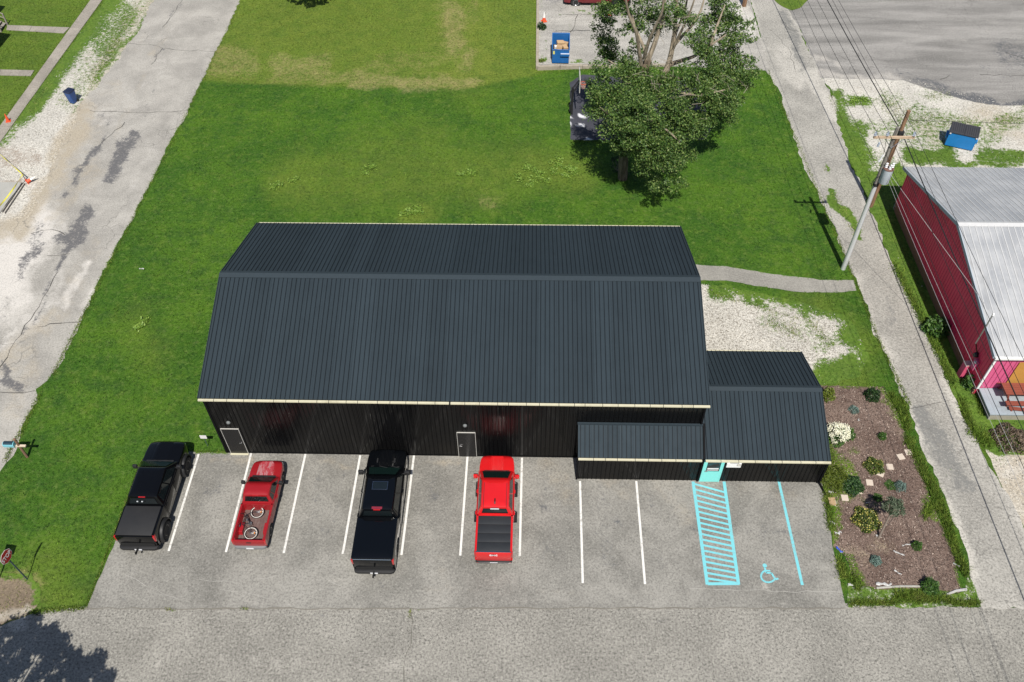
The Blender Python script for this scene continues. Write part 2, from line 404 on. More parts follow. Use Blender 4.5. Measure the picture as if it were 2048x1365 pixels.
def lawn_paint(x, y, px, py):
    dry = caps(px, py, [(440, 125, 490, 130, 42, .85), (560, 128, 640, 126, 26, .85), (560, 150, 760, 157, 18, .8), (700, 166, 960, 168, 16, .95), (740, 135, 900, 115, 30, .6), (520, 160, 700, 165, 14, .6),
        (905, 25, 905, 90, 36, .92), (880, 95, 915, 60, 22, .6), (950, 10, 945, 40, 12, .7), (940, 112, 935, 130, 22, .85), (1003, 30, 1003, 130, 5, .6), (430, 160, 950, 160, 14, .35),
        (960, 395, 985, 402, 18, .75), (900, 345, 1010, 375, 25, .35), (0, 1200, 40, 1190, 55, 1.1), (0, 1230, 60, 1218, 20, 1.0), (680, 370, 700, 365, 30, .2), (940, 20, 760, 20, 40, .25),
        (1480, 345, 1520, 330, 22, .3), (1690, 270, 1668, 200, 14, .6), (1880, 880, 1950, 1000, 22, .5), (170, 790, 60, 930, 14, .12), (190, 690, 60, 900, 16, .2), (225, 70, 250, 30, 25, .5)])
    # mown boundary: the farther lot is drier and yellower
    xb = np.array([-60, *[G(a, b)[0] for a, b in ((410, 163), (600, 172), (930, 178), (1075, 150))], 40]); yb = np.array([G(410, 163)[1]]+[G(a, b)[1] for a, b in ((410, 163), (600, 172), (930, 178), (1075, 150))]+[60])
    far = np.clip((y-np.interp(x, xb, yb))/.35+.5, 0, 1)*(x > -31)*(x < 2.6)
    yel = .78*far+caps(px, py, [(940, 60, 940, 150, 60, .3), (560, 372, 620, 370, 26, .6), (820, 425, 850, 430, 22, .7), (730, 330, 850, 300, 60, .35), (1040, 340, 1150, 345, 40, .6), (600, 360, 1000, 350, 60, .45),
        (1630, 640, 1700, 700, 60, .5), (1620, 690, 1700, 760, 40, .5), (1660, 930, 1660, 960, 30, .8), (1700, 470, 1650, 300, 14, .5), (95, 1150, 130, 1190, 60, .45), (270, 640, 300, 700, 40, .25)])
    yel = np.maximum(yel, .5*(x < -37)); yel = np.maximum(yel, .25*(x > 22.5))
    return dry, np.clip(yel, 0, 1)
# the one sheet of ground under everything, out to the horizon
gx, gy = np.meshgrid(np.arange(-75, 75.01, .4), np.arange(-40, 90.01, .4)); nx, ny = gx.shape[1], gx.shape[0]
gx = gx.ravel(); gy = gy.ravel()
ii = (np.arange(ny-1)[:, None]*nx+np.arange(nx-1)[None]).ravel()
Fg = np.column_stack([ii, ii+1, ii+nx+1, ii+nx])
b = len(gx); V = np.column_stack([gx, gy, np.zeros(b)])
cr = [0, nx-1, b-1, b-nx]; V = np.vstack([V, [(-900, -900, -.3), (900, -900, -.3), (900, 900, -.3), (-900, 900, -.3)]])
Fg = np.vstack([Fg]+[[(cr[(i+1) % 4], cr[i], b+i, b+(i+1) % 4)] for i in range(4)])
px, py = PIX(V[:, 0], V[:, 1]); dr, ye = lawn_paint(V[:, 0], V[:, 1], px, py)
msk = np.column_stack([dr, ye, dr*0, dr*0+1]); msk[b:] = (0, .3, 0, 1)
tag(rawobj('ground', V, Fg, M_LAWN, attrs={'mask': msk, 'rnd': np.full(len(V), .45)}), kind='structure')

# ---- streets
yst = G(900, 1217)[1]
def p_street(x, y, px, py, d):
    dark = caps(px, py, [(1890, 1225, 1985, 1340, 5, .0), (300, 1235, 1650, 1235, 14, .28), (420, 1300, 420, 1300, 9, 0)])
    light = caps(px, py, [(60, 1230, 170, 1228, 14, .5), (0, 1225, 40, 1250, 22, .8), (250, 1320, 900, 1330, 22, .35), (1100, 1290, 1800, 1300, 26, .3), (430, 1260, 560, 1255, 20, .3)])
    weeds = caps(px, py, [(820, 1222, 818, 1245, 7, .75), (335, 1220, 345, 1221, 5, .6), (805, 1219, 830, 1219, 6, .6)])
    return dark, light, weeds
front_street = sheet('front_street', [(-90, -32, 'w'), (90, -32, 'w'), (90, yst-.1, 'w'), (1965, 1216), (1692, 1210), (900, 1210), (178, 1211), (110, 1220), (60, 1228), (0, 1252), (-36, -8.6, 'w'), (-90, -8.6, 'w')], .006, .4, M_STREET, p_street)
def p_road(x, y, px, py, d):
    dark = caps(px, py, [(266, 272, 254, 292, 12, 1), (243, 303, 228, 345, 17, 1.05), (222, 340, 212, 362, 12, 1), (190, 298, 165, 333, 7, 1), (158, 345, 146, 368, 8, .9), (132, 388, 128, 393, 7, .7),
        (178, 428, 150, 458, 14, .95), (150, 465, 120, 478, 12, .9), (165, 460, 120, 540, 9, .95), (85, 455, 60, 490, 14, .6), (80, 490, 35, 545, 13, .75), (10, 735, 8, 745, 9, 1), (5, 765, 40, 775, 14, 1.05), (0, 640, 20, 600, 9, .5),
        (120, 540, 30, 700, 4, .75), (196, 290, 150, 350, 3, .8), (330, 150, 300, 205, 3, .7), (300, 120, 330, 95, 2, .8), (230, 240, 200, 285, 4, .6), (310, 190, 285, 245, 4, .55), (370, 0, 340, 40, 3, .7), (205, 235, 215, 236, 9, .5)])
    light = caps(px, py, [(150, 210, 90, 330, 26, .45), (70, 450, 0, 560, 55, .98), (100, 470, 10, 600, 30, .7), (120, 560, 20, 690, 26, .55), (175, 530, 130, 610, 9, .8), (190, 580, 160, 640, 12, .6), (240, 470, 60, 860, 8, .4), (200, 235, 215, 230, 30, .5), (330, 120, 250, 260, 30, .3),
        (0, 610, 30, 600, 50, .7), (300, 300, 230, 450, 14, .35), (20, 830, 60, 800, 30, .3), (430, 60, 400, 130, 14, .3)])
    weeds = np.clip(1-d/.3, 0, 1)*.55*(px > 60)
    return dark, light, weeds
side_street = sheet('side_street', [(480, 8), (431, 109), (405, 158), (375, 225), (337, 289), (311, 349), (278, 413), (234, 493), (198, 559), (161, 640), (136, 695), (106, 750), (71, 779), (77, 805), (44, 860), (24, 911), (0, 945), (-29.2, -8.6, 'w'), (-44, -8.6, 'w'), (-44, 20, 'w'), (-41, 26, 'w'),
    (146, 244), (158, 210), (184, 180), (225, 124), (270, 64), (306, 0), (-37.0, 72, 'w'), (-27.2, 72, 'w')], .010, .35, M_ROAD, p_road, jag=.09,
    tan=[(160, 230, 40, 440, 34, .85), (110, 330, 30, 450, 34, .9), (60, 420, 0, 470, 26, .8), (230, 180, 150, 330, 26, .35), (290, 60, 200, 240, 16, .25), (180, 330, 110, 440, 26, .42), (330, 60, 140, 480, 10, .35), (100, 640, 0, 740, 30, .5), (60, 740, 20, 830, 30, .4), (190, 480, 120, 640, 22, .35)])
def p_verge(x, y, px, py, d):
    dark = caps(px, py, [(0, 310, 60, 320, 26, .7), (20, 300, 70, 330, 20, .5), (0, 366, 38, 364, 7, .9), (10, 350, 0, 345, 10, .5)])
    tan = caps(px, py, [(300, 0, 190, 180, 30, .7), (260, 20, 170, 150, 26, .45), (150, 235, 90, 380, 20, .95), (60, 430, 0, 470, 26, .9), (85, 390, 60, 440, 30, .95), (95, 330, 110, 300, 14, .7)])
    rt = W2([(208, 0), (108, 134), (30, 240), (0, 285)])
    dd = np.full(x.shape, 1e9)
    for i in range(3):
        a, b_ = rt[i], rt[i+1]; e = b_-a; t = np.clip(((x-a[0])*e[0]+(y-a[1])*e[1])/(e@e), 0, 1); dd = np.minimum(dd, np.hypot(x-a[0]-t*e[0], y-a[1]-t*e[1]))
    weeds = np.clip(1.25-dd/1.5, 0, 1)+caps(px, py, [(285, 5, 150, 200, 50, .52), (250, 20, 210, 90, 34, .7), (290, 40, 190, 170, 9, .75), (100, 170, 60, 235, 22, .5)])
    weeds = np.where(py > 225, weeds*.7, weeds)
    return dark, tan, np.clip(weeds, 0, 1.1)
gravel_verge = sheet('gravel_verge', [(208, 0), (108, 134), (30, 240), (0, 285), (-52, 25, 'w'), (-52, 17, 'w'), (-44, 14.5, 'w'), (60, 436), (105, 330), (150, 245), (162, 208), (190, 180), (230, 124), (275, 64), (310, 0), (-37.6, 70, 'w'), (-41.5, 70, 'w')], .014, .35, M_GRAVEL, p_verge, jag=.12)

# ---- parking lot with its markings
def p_lot(x, y, px, py, d):
    dark = caps(px, py, [(270, 1110, 250, 1200, 14, .3), (420, 930, 400, 1000, 20, .35), (425, 985, 440, 970, 12, .6), (540, 1130, 520, 1200, 18, .3), (640, 1000, 620, 1060, 18, .22), (1200, 1020, 1200, 1120, 20, .25), (1380, 1060, 1660, 1068, 5, .45),
        (760, 1160, 770, 1190, 12, .35), (1548, 1036, 1552, 1036, 6, .9), (560, 990, 566, 985, 4, .8), (860, 1000, 870, 1110, 14, .2), (985, 1140, 990, 1190, 14, .3), (1100, 950, 1090, 1100, 18, .25), (700, 1180, 1300, 1195, 12, .18), (375, 1050, 370, 1060, 4, .9), (640, 930, 610, 1110, 13, .38), (690, 930, 660, 1100, 11, .32), (870, 930, 850, 1110, 12, .36), (1090, 940, 1088, 1110, 12, .38), (1125, 940, 1128, 1120, 10, .3), (1205, 980, 1220, 1160, 12, .42), (1300, 980, 1330, 1160, 12, .42), (1350, 980, 1378, 1160, 10, .3), (430, 930, 380, 1100, 10, .3), (1500, 980, 1545, 1120, 12, .35), (1090, 1010, 1092, 1014, 4, .9), (1230, 1040, 1234, 1046, 5, .95), (1340, 1010, 1346, 1014, 5, .8), (870, 990, 876, 996, 6, .8), (640, 1060, 644, 1066, 4, .8), (1100, 1095, 1106, 1100, 4, .8)], .5)
    light = caps(px, py, [(190, 1205, 1680, 1205, 9, .3), (400, 1160, 720, 1165, 4, .5), (1380, 1178, 1680, 1184, 2, .75), (1550, 1108, 1640, 1102, 4, .5), (500, 1170, 470, 1195, 3, .5), (640, 935, 690, 940, 16, .3), (1300, 940, 1500, 985, 26, .25), (1000, 1150, 1060, 1170, 8, .4)])
    weeds = caps(px, py, [(395, 907, 455, 909, 6, .8)])
    return dark, light, weeds
lot = sheet('parking_lot', [(172, 1218), (241, 1061), (262, 1000), (287, 918), (330, 900), (395, 906), (-14.6, .02, 'w'), (3.2, .02, 'w'), (9.1, .02, 'w'), (9.1, -1.2, 'w'), (15.2, -1.2, 'w'), (1645, 965), (1665, 1090), (1678, 1150), (1692, 1217)], .016, .4, M_LOT, p_lot, jag=.03,
    tan=[(540, 1110, 530, 1160, 16, .35), (1100, 930, 1140, 1000, 30, .35), (1180, 940, 1260, 980, 24, .4), (1320, 960, 1370, 1040, 24, .35), (420, 920, 500, 925, 10, .5), (640, 925, 700, 930, 10, .5), (850, 925, 920, 930, 10, .45), (870, 1110, 900, 1160, 20, .3), (1480, 980, 1620, 990, 18, .35), (600, 1180, 1600, 1190, 10, .25)])
def ribbon(mb, pts, w, z, m=0):
    P = [Vector((p[0], p[1], 0)) for p in pts]
    for a, b_ in zip(P, P[1:]):
        d = (b_-a).normalized(); nrm = Vector((-d.y, d.x, 0))*w/2
        mb.quad(*[(q.x, q.y, z) for q in (a-nrm, b_-nrm, b_+nrm, a+nrm)], m)
WHITE = [((397.5, 909), (337.5, 1103)), ((502.5, 907.5), (452, 1105)), ((611, 909), (567.5, 1107)), ((720.5, 911.5), (685.5, 1109)), ((828, 912), (803, 1111)), ((935, 914.5), (920.5, 1112)), ((1044, 916.5), (1039.5, 1113)), ((1160, 963), (1165.5, 1167)), ((1272.5, 963), (1290, 1169))]
for a, b_ in WHITE:
    mb = MB(); ribbon(mb, W2([a, b_]), .105, .021); mb.obj('stall_line', M_WHITEPAINT, lot)
mb = MB(); ribbon(mb, W2([(1557.5, 964), (1604.5, 1171)]), .13, .021); mb.obj('stall_line', M_AQUAPAINT, lot, label='aqua stall line')
for a, b_ in (((1386, 964), (1414.5, 1170)), ((1448, 964), (1477, 1170))):
    mb = MB(); ribbon(mb, W2([a, b_]), .15, .021); mb.obj('hatch_border', M_AQUAPAINT, lot)
mb = MB(); ribbon(mb, W2([(1415, 1168.5), (1478, 1168)]), .14, .0225); mb.obj('hatch_border', M_AQUAPAINT, lot)
for i in range(18):
    t = i/17; ya = 940+(130+t*860)/4.55; yb2 = 940+(208+t*830)/4.55
    xa = 1386+28.5*(ya-964)/206+1.5; xb2 = 1448+29*(yb2-964)/206-1.5
    mb = MB(); ribbon(mb, W2([(xa, ya), (xb2, min(yb2, 1167))]), .105, .0235); mb.obj('hatch_stripe', M_AQUAPAINT, lot)
mb = MB(); o8 = lambda a, b_: (1370+a/4.55, 940+b_/4.55)
c0 = W2([o8(757, 975)])[0]
hd = W2([o8(725, 873)])[0]
mb.add([(hd[0]+.1*math.cos(t), hd[1]+.1*math.sin(t), .021) for t in np.linspace(0, 6.283, 13)[:-1]], [tuple(range(12))])
ribbon(mb, W2([o8(724, 888), o8(738, 938), o8(786, 942), o8(822, 1000), o8(850, 990)]), .085, .021)
ribbon(mb, W2([o8(732, 918), o8(775, 921)]), .07, .0222)
ribbon(mb, W2([o8(757+66*math.cos(t), 970+56*math.sin(t)) for t in np.linspace(4.3, .25, 16)]), .085, .0225)
mb.obj('wheelchair_symbol', M_AQUAPAINT, lot)

# ---- alley, path, gravel, bed
al_left = [(1536, 142), (1558, 180), (1577, 232), (1592, 281), (1618, 352), (1656, 424), (1682, 495), (1708, 557), (1733, 621), (1757, 680), (1779, 732), (1797, 772), (1819, 812), (1827, 858), (1846, 900), (1876, 959), (1894, 1008), (1913, 1061), (1936, 1107), (1949, 1171), (1963, 1213)]
al_right = [(1660, 180), (1671, 244), (1697, 311), (1727, 390), (1746, 439), (1772, 502), (1782, 520), (1804, 563), (1819, 603), (1844, 652), (1865, 695), (1884, 741), (1905, 788), (1917, 812), (1936, 849), (1964, 892), (1996, 960), (2027, 1020), (2052, 1062)]
def p_alley(x, y, px, py, d):
    dark = caps(px, py, [(1560, 20, 1610, 130, 10, .9), (1612, 170, 1640, 260, 12, .4), (1700, 490, 1770, 620, 10, .3), (1772, 605, 1790, 645, 9, .75), (1840, 830, 1880, 870, 18, 1.0), (1865, 870, 1930, 960, 24, .85), (1900, 900, 2000, 1100, 18, .3), (1960, 990, 1980, 1080, 10, .5), (1660, 300, 1740, 450, 9, .25)])
    light = np.clip(1.1-d/.5, 0, 1)*.62+caps(px, py, [(1560, 100, 1600, 160, 24, .7), (1620, 150, 1660, 240, 12, .8), (1880, 1000, 1960, 1150, 16, .6), (1830, 830, 1840, 900, 8, .8), (1700, 560, 1800, 760, 9, .35), (1880, 760, 1935, 830, 14, .4)])
    weeds = caps(px, py, [(1651, 332, 1652, 345, 5, .8), (1666, 388, 1680, 415, 9, 1.1), (1690, 425, 1715, 475, 10, 1.1), (1880, 862, 1882, 862, 5, .7), (1893, 876, 1895, 876, 5, .7), (1885, 945, 1905, 935, 5, .5)])
    return dark, np.clip(light, 0, 1), weeds
yat = float(G(1963, 1213)[1])
alley = sheet('alley', al_left+[(29, yat-.05, 'w'), (29.5, -4, 'w')]+al_right[::-1]+[(1640, 150), (1600, 60), (1560, 0), (22.2, 74, 'w'), (19.4, 74, 'w'), (20.2, 52, 'w'), (1510, 40)], .012, .35, M_ALLEY, p_alley, jag=.1)
path = sheet('footpath', [(9.2, 14.2, 'w'), (1393, 530), (1450, 533), (1510, 543), (1560, 551), (1640, 560), (1706, 561), (1713, 583), (1660, 586), (1600, 585), (1540, 577), (1450, 562), (9.2, 12.85, 'w')], .018, .4, M_PATH, lambda x, y, px, py, d: (d*0, d*0, np.clip(1-d/.12, 0, 1)*.5), jag=.04)
def p_patch(x, y, px, py, d):
    w = np.clip(1.1-d/1.25, 0, 1)*1.0*(px > 1418)+caps(px, py, [(1530, 640, 1600, 665, 22, .5), (1610, 640, 1650, 690, 16, .55), (1500, 605, 1560, 640, 10, .5), (1640, 700, 1680, 680, 22, .6), (1560, 690, 1600, 720, 16, .4), (1420, 590, 1440, 600, 18, .5), (1640, 740, 1690, 730, 20, .75)])
    return caps(px, py, [(1560, 650, 1600, 640, 14, .4)]), d*0, np.clip(w, 0, 1.1)
patch = sheet('gravel_patch', [(9.05, 12.3, 'w'), (1400, 568), (1450, 572), (1530, 590), (1600, 605), (1690, 632), (1716, 655), (1735, 705), (1720, 755), (1660, 770), (15, 4.5, 'w'), (9.05, 4.5, 'w')], .010, .3, M_GRAVEL, p_patch, jag=.1, hard=False)
mul_poly = [(15.0, 4.9, 'w'), (1648, 772), (1768, 774), (1790, 815), (1802, 850), (1828, 900), (1851, 974), (1870, 1020), (1889, 1069), (1908, 1114), (1923, 1182), (1913, 1190), (1850, 1176), (1751, 1180), (1717, 1173), (1704, 1150), (1690, 1114), (1668, 1095), (1668, 1061), (1672, 1012), (1650, 968), (15.0, -1.1, 'w')]
def p_mulch(x, y, px, py, d):
    tan = caps(px, py, [(1750, 1092, 1760, 1096, 14, .9), (1700, 1110, 1730, 1120, 16, .7), (1830, 880, 1800, 860, 14, .35), (1675, 1080, 1680, 1120, 8, .4)])
    w = np.clip(1-d/.28, 0, 1)*.7+caps(px, py, [(1655, 930, 1690, 970, 34, 1.1), (1690, 1130, 1705, 1165, 20, 1.0), (1660, 1000, 1668, 1070, 12, 1.0), (1702, 905, 1712, 905, 12, .7), (1660, 885, 1672, 930, 10, .8), (1800, 830, 1815, 860, 14, .7), (1785, 810, 1820, 880, 8, .6), (1845, 1000, 1860, 1030, 18, .8), (1770, 800, 1790, 830, 22, .5), (1770, 1010, 1740, 1010, 14, .45)])
    return d*0, tan, np.clip(w, 0, 1.1)
bed = sheet('mulch_bed', mul_poly, .022, .3, M_MULCH, p_mulch, jag=.06)
def p_strip(x, y, px, py, d):
    return d*0, caps(px, py, [(1700, 1190, 1780, 1187, 8, .5)]), np.clip(.75+caps(px, py, [(1730, 1188, 1775, 1186, 6, -.9), (1880, 1190, 1870, 1186, 8, -.7), (1940, 1160, 1958, 1200, 9, -.9)]), 0, 1)
M_DIRT = asphalt_mat('bare_dirt', (.185, .145, .10), dark=(.09, .07, .05), light=(.36, .33, .28), speck=9, con=.6)
def p_dirt(x, y, px, py, d):
    return caps(px, py, [(20, 1205, 60, 1195, 20, .6)]), caps(px, py, [(0, 1235, 60, 1222, 14, .8), (20, 1220, 30, 1222, 6, .6)]), np.clip(1.15-d/.55, 0, 1)*(py < 1216)*.95
dirt = sheet('dirt_corner', [(-40, 1150), (20, 1150), (58, 1152), (84, 1180), (80, 1205), (62, 1226), (0, 1253), (-60, 1262)], .013, .25, M_DIRT, p_dirt, jag=.08, hard=False)
strip = sheet('dirt_strip', [(1692, 1165), (1717, 1171), (1751, 1178), (1850, 1175), (1913, 1188), (1925, 1180), (1936, 1140), (1950, 1171), (1963, 1214), (1693, 1215)], .014, .3, M_GRAVEL, p_strip, jag=.06, hard=False)

# ---- ground right of the alley
def p_yard(x, y, px, py, d):
    dark = caps(px, py, [(1900, 290, 1950, 300, 30, .2), (2030, 240, 2000, 260, 30, .25)])
    tan = caps(px, py, [(1950, 230, 2048, 250, 40, .6), (1850, 260, 1880, 300, 26, .5), (1700, 180, 1760, 185, 10, .4)])
    w = caps(px, py, [(1672, 190, 1690, 260, 15, .85), (1690, 255, 1735, 400, 26, 1.05), (1700, 205, 1735, 205, 14, .8), (1720, 260, 1735, 330, 16, .8), (1765, 420, 1800, 440, 60, 1.2), (1790, 360, 1800, 400, 34, 1.0), (1820, 310, 1900, 310, 22, 1.0), (1960, 310, 2048, 310, 16, .85), (1850, 325, 2048, 330, 10, .8),
        (1780, 260, 1890, 270, 40, .58), (1830, 230, 1960, 260, 34, .58), (1900, 190, 1850, 190, 14, .5), (1770, 195, 1800, 200, 18, .55), (1980, 250, 2040, 235, 26, .58), (1740, 250, 1800, 260, 16, .55), (1960, 290, 2000, 270, 16, .6), (1740, 320, 1790, 340, 26, .55)])
    w = np.maximum(w, np.where(py > 345, np.where(py < 905, 1.2, .1), 0))
    w = w+caps(px, py, [(1790, 490, 1810, 520, 14, -.8), (1880, 690, 1895, 730, 12, -.4), (1905, 790, 1940, 800, 20, -1.0), (1925, 830, 1935, 850, 12, -.7), (2000, 950, 2040, 960, 80, -.3), (1770, 450, 1795, 470, 10, -.6)])
    w = w+caps(px, py, [(1985, 910, 2000, 930, 12, .4), (1990, 960, 2000, 990, 10, .5), (2010, 1010, 2030, 1040, 12, .4), (1945, 850, 1990, 880, 26, .4)])
    tan = tan+np.where(py > 880, .75, 0); dark = dark+caps(px, py, [(1990, 870, 2040, 880, 26, .8), (1810, 520, 1900, 700, 10, .3)])
    return dark, np.clip(tan, 0, 1), np.clip(w, 0, 1.2)
yard = sheet('gravel_yard', [(1637, 153), (1660, 180), (1671, 244), (1697, 311), (1727, 390), (1746, 439), (1772, 502), (1804, 563), (1844, 652), (1884, 741), (1917, 812), (1936, 849), (1964, 892), (1996, 960), (2027, 1020), (2052, 1062), (29.5, -4, 'w'), (60, -4, 'w'), (60, 36, 'w'), (2048, 210), (1900, 180), (1800, 150)], .005, .35, M_GRAVEL, p_yard, jag=.1, hard=False)
def p_toplot(x, y, px, py, d):
    dark = caps(px, py, [(1830, 165, 1900, 190, 14, .75), (1890, 187, 1950, 204, 10, 1.0), (1940, 204, 2060, 212, 9, 1.1), (1800, 145, 1840, 160, 12, .5), (2010, 100, 2060, 130, 30, .6), (1590, 60, 1610, 150, 12, .35), (1900, 130, 2048, 150, 6, .4), (1720, 85, 1760, 95, 14, .3)])
    light = caps(px, py, [(1630, 118, 1660, 122, 7, .9), (1670, 130, 1685, 134, 6, .9), (1640, 150, 1800, 158, 7, .8), (1900, 60, 2040, 60, 30, .3), (1610, 40, 1640, 120, 12, .4)])
    return dark, light, caps(px, py, [(1552, 5, 1600, 8, 14, .4)])
toplot = sheet('sealed_lot', [(1560, 0), (1600, 60), (1637, 157), (1700, 159), (1806, 161), (1836, 172), (1892, 191), (1949, 206), (2005, 214), (2048, 213), (62, 37, 'w'), (62, 75, 'w'), (22.2, 75, 'w')], .009, .4, M_TOPLOT, p_toplot, jag=.06)
isl = sheet('grass_island', [(1550, 0), (1560, 10), (1583, 21), (1600, 17), (1618, 0), (25.5, 53.5, 'w'), (25.5, 62, 'w'), (22, 62, 'w')], .030, .3, M_LAWN, lambda x, y, px, py, d: (np.clip(.5-d, 0, 1), d*0+.5, d*0), jag=.06, hard=False)
zpad = lambda x, y: np.clip(.22*(1-(x-3)/11), .017, .22)
def p_pad(x, y, px, py, d):
    dark = caps(px, py, [(1098, 5, 1112, 5, 12, .7), (1090, 40, 1110, 50, 18, .35), (1110, 65, 1180, 70, 6, .5), (1095, 20, 1180, 25, 20, .25), (1400, 60, 1480, 90, 30, .2)])
    light = caps(px, py, [(1100, 125, 1160, 125, 8, .4), (1470, 20, 1500, 60, 26, .7), (1400, 120, 1530, 130, 16, .4)])
    return dark, light, caps(px, py, [(1085, 10, 1080, 120, 6, .5), (1145, 128, 1165, 122, 5, .7), (1081, 125, 1083, 125, 8, .9), (1120, 36, 1200, 34, 3, .6), (1135, 75, 1150, 40, 3, .5)])
pad = sheet('concrete_pad', [(1078, 0), (1077, 135), (1210, 131), (1370, 134), (1540, 142), (1512, 45), (1500, 0), (20.2, 54, 'w'), (20.2, 66, 'w'), (1.0, 66, 'w')], zpad, .4, M_PAD, p_pad, jag=0, thick=1)
def p_court(x, y, px, py, d):
    light = caps(px, py, [(1158, 226, 1168, 230, 4, 1.0), (1142, 232, 1144, 233, 4, 1), (1142, 246, 1143, 258, 4, .9), (1160, 245, 1166, 248, 3, .9), (1170, 280, 1176, 281, 3, .9), (1157, 250, 1162, 253, 3, .7)])
    return d*0, light, np.clip(1-d/.15, 0, 1)*.4
court = sheet('sports_court', [(1140, 166), (1141, 281), (1330, 282), (1410, 280), (1424, 256), (1395, 166), (1165, 150)], .020, .25, M_COURT, p_court, jag=.03)
# ---- pavements on the far left, each bay of concrete a slab of its own
def bays(name, a0, a1, b0, b1, n, z):
    """a0-a1 one long edge, b0-b1 the other (photograph points); n bays between them"""
    A0, A1, B0, B1 = [W2([q])[0] if len(q) == 2 else np.array(q[:2]) for q in (a0, a1, b0, b1)]
    HARD.append(np.array([A0, A1, B1, B0]))
    root = thing(name, None, None); tag(root, kind='structure')
    for i in range(n):
        t0, t1 = (i+.006)/n, (i+.994)/n; q = [A0+(A1-A0)*t0, A0+(A1-A0)*t1, B0+(B1-B0)*t1, B0+(B1-B0)*t0]
        zz = z+random.uniform(-.006, .008)
        mb = MB(); mb.loft([[(p[0], p[1], -.01) for p in q], [(p[0], p[1], zz) for p in q]])
        mb.obj('paving_slab', M_WALK, root)
    return root
A0 = W2([(182, 0)])[0]; A1 = W2([(10, 240)])[0]; B0 = W2([(208, 0)])[0]; B1 = W2([(30, 240)])[0]
dA = (A1-A0)/np.hypot(*(A1-A0))
bays('pavement', (*(A0-dA*12), 'w'), (*(A1+dA*14), 'w'), (*(B0-dA*12), 'w'), (*(B1+dA*14), 'w'), 34, .055)
bays('front_walk', (15, 51.5), (139.5, 56), (13, 61), (128, 67.5), 5, .045)
bays('house_walk', (-20, 139.5), (69, 142), (-24, 151), (62, 153), 4, .045)
slab = sheet('new_slab', [(-54, 22, 'w'), (-2, 366.5), (40, 366.5), (44, 370), (2, 424), (-54, 16.6, 'w')], .075, .5, M_SLAB, None, jag=0, thick=1)

# ---- cracks and joints as thin sunken-looking seams of dirt
M_CRACK = simple('crack_dirt', (.055, .052, .047), .9)
M_TAR = simple('joint_dirt', (.10, .095, .08), .9)
def cracks(parent, lines, w, z, mat=M_CRACK, jit=.12):
    mb = MB()
    for L in lines:
        P = W2(L); out = [P[0]]
        for a, b_ in zip(P, P[1:]):
            k = max(2, int(np.hypot(*(b_-a))/.5))
            for j in range(1, k+1): out.append(a+(b_-a)*j/k+np.array([random.uniform(-jit, jit), random.uniform(-jit, jit)])*(j < k))
        for a, b_ in zip(out, out[1:]):
            ribbon(mb, [a, b_], w*random.uniform(.5, 1.5), z+random.uniform(0, .002))
    o = mb.obj('crack', mat, parent); o['kind'] = 'stuff'; return o
cracks(side_street, [[(255, 87), (300, 90), (325, 97), (360, 101), (432, 103)], [(325, 97), (302, 130)], [(180, 222), (260, 226), (375, 222)], [(365, 0), (350, 25), (325, 55)], [(75, 655), (100, 648), (160, 645)], [(0, 785), (70, 782)], [(250, 245), (196, 295)], [(62, 468), (105, 460), (130, 470)], [(95, 512), (140, 508)], [(115, 545), (70, 625), (20, 700), (0, 735)]], .045, .0135)
cracks(front_street, [[(820, 1222), (823, 1260), (812, 1310), (808, 1365)]], .03, .0095, M_TAR)
cracks(front_street, [[(172, 1217.5), (400, 1218), (700, 1218), (1000, 1217), (1400, 1217), (1690, 1217)]], .05, .0245, simple('seam_dirt', (.15, .14, .12), .9), .05)
cracks(alley, [[(1820, 818), (1850, 812), (1905, 800)], [(1555, 30), (1580, 60), (1612, 68)], [(1540, 60), (1575, 95), (1590, 140)]], .022, .0155)
cracks(pad, [[(1120, 36), (1160, 33), (1210, 36)], [(1140, 70), (1150, 50), (1155, 35)], [(1110, 68), (1180, 66)]], .04, .2235)
cracks(toplot, [[(1960, 150), (2048, 152)], [(2010, 105), (2048, 118)], [(1900, 150), (1880, 160)]], .05, .0125)
cracks(lot, [[(250, 1150), (330, 1190), (380, 1205)], [(1380, 1178), (1500, 1181), (1680, 1185)], [(400, 1160), (480, 1168), (560, 1150)], [(440, 1180), (560, 1200)], [(655, 1160), (690, 1176)]], .014, .0195, simple('pale_scuff', (.33, .32, .295), .9), .08)

# ================================================================ BUILDINGS
def wpar(o, root):
    o.parent = root; o.location = -root.location; return o
def ribbed(w, L, nr, rh=.028, rw=.05, th=.02, over=0.0):
    """ribbed metal sheet: x across, y along, z out; ribs are material 1"""
    P = [(0, 0, 0)]; p = w/nr
    for i in range(nr):
        c = p*(i+.5)
        P += [(c-rw/2, 0, 0), (c-rw*.28, rh, 1), (c+rw*.28, rh, 1), (c+rw/2, 0, 1)]
        if p > .2:
            for q in (.33, .67):     # shallow stiffening swages between the ribs
                xx = c+p*q
                if xx+.03 < w: P += [(xx-.022, 0, 0), (xx, .006, 0), (xx+.022, 0, 0)]
    P += [(w, 0, 0), (w, -th, 0), (0, -th, 0)]
    mb = MB(); n = len(P)
    v = [(x, y, h) for y in (0, L) for x, h, _ in P]
    mb.add(v, [])
    for j in range(n):
        k = (j+1) % n
        mb.f.append([j, k, n+k, n+j]); mb.m.append(P[k][2])
    mb.f += [list(range(n-1, -1, -1)), list(range(n, 2*n))]; mb.m += [0, 0]
    return mb
def frame_mat(o, x, y):
    x = Vector(x).normalized(); y = Vector(y).normalized(); z = x.cross(y)
    M = Matrix.Identity(4)
    for i in range(3): M[i][0], M[i][1], M[i][2], M[i][3] = x[i], y[i], z[i], o[i]
    return M
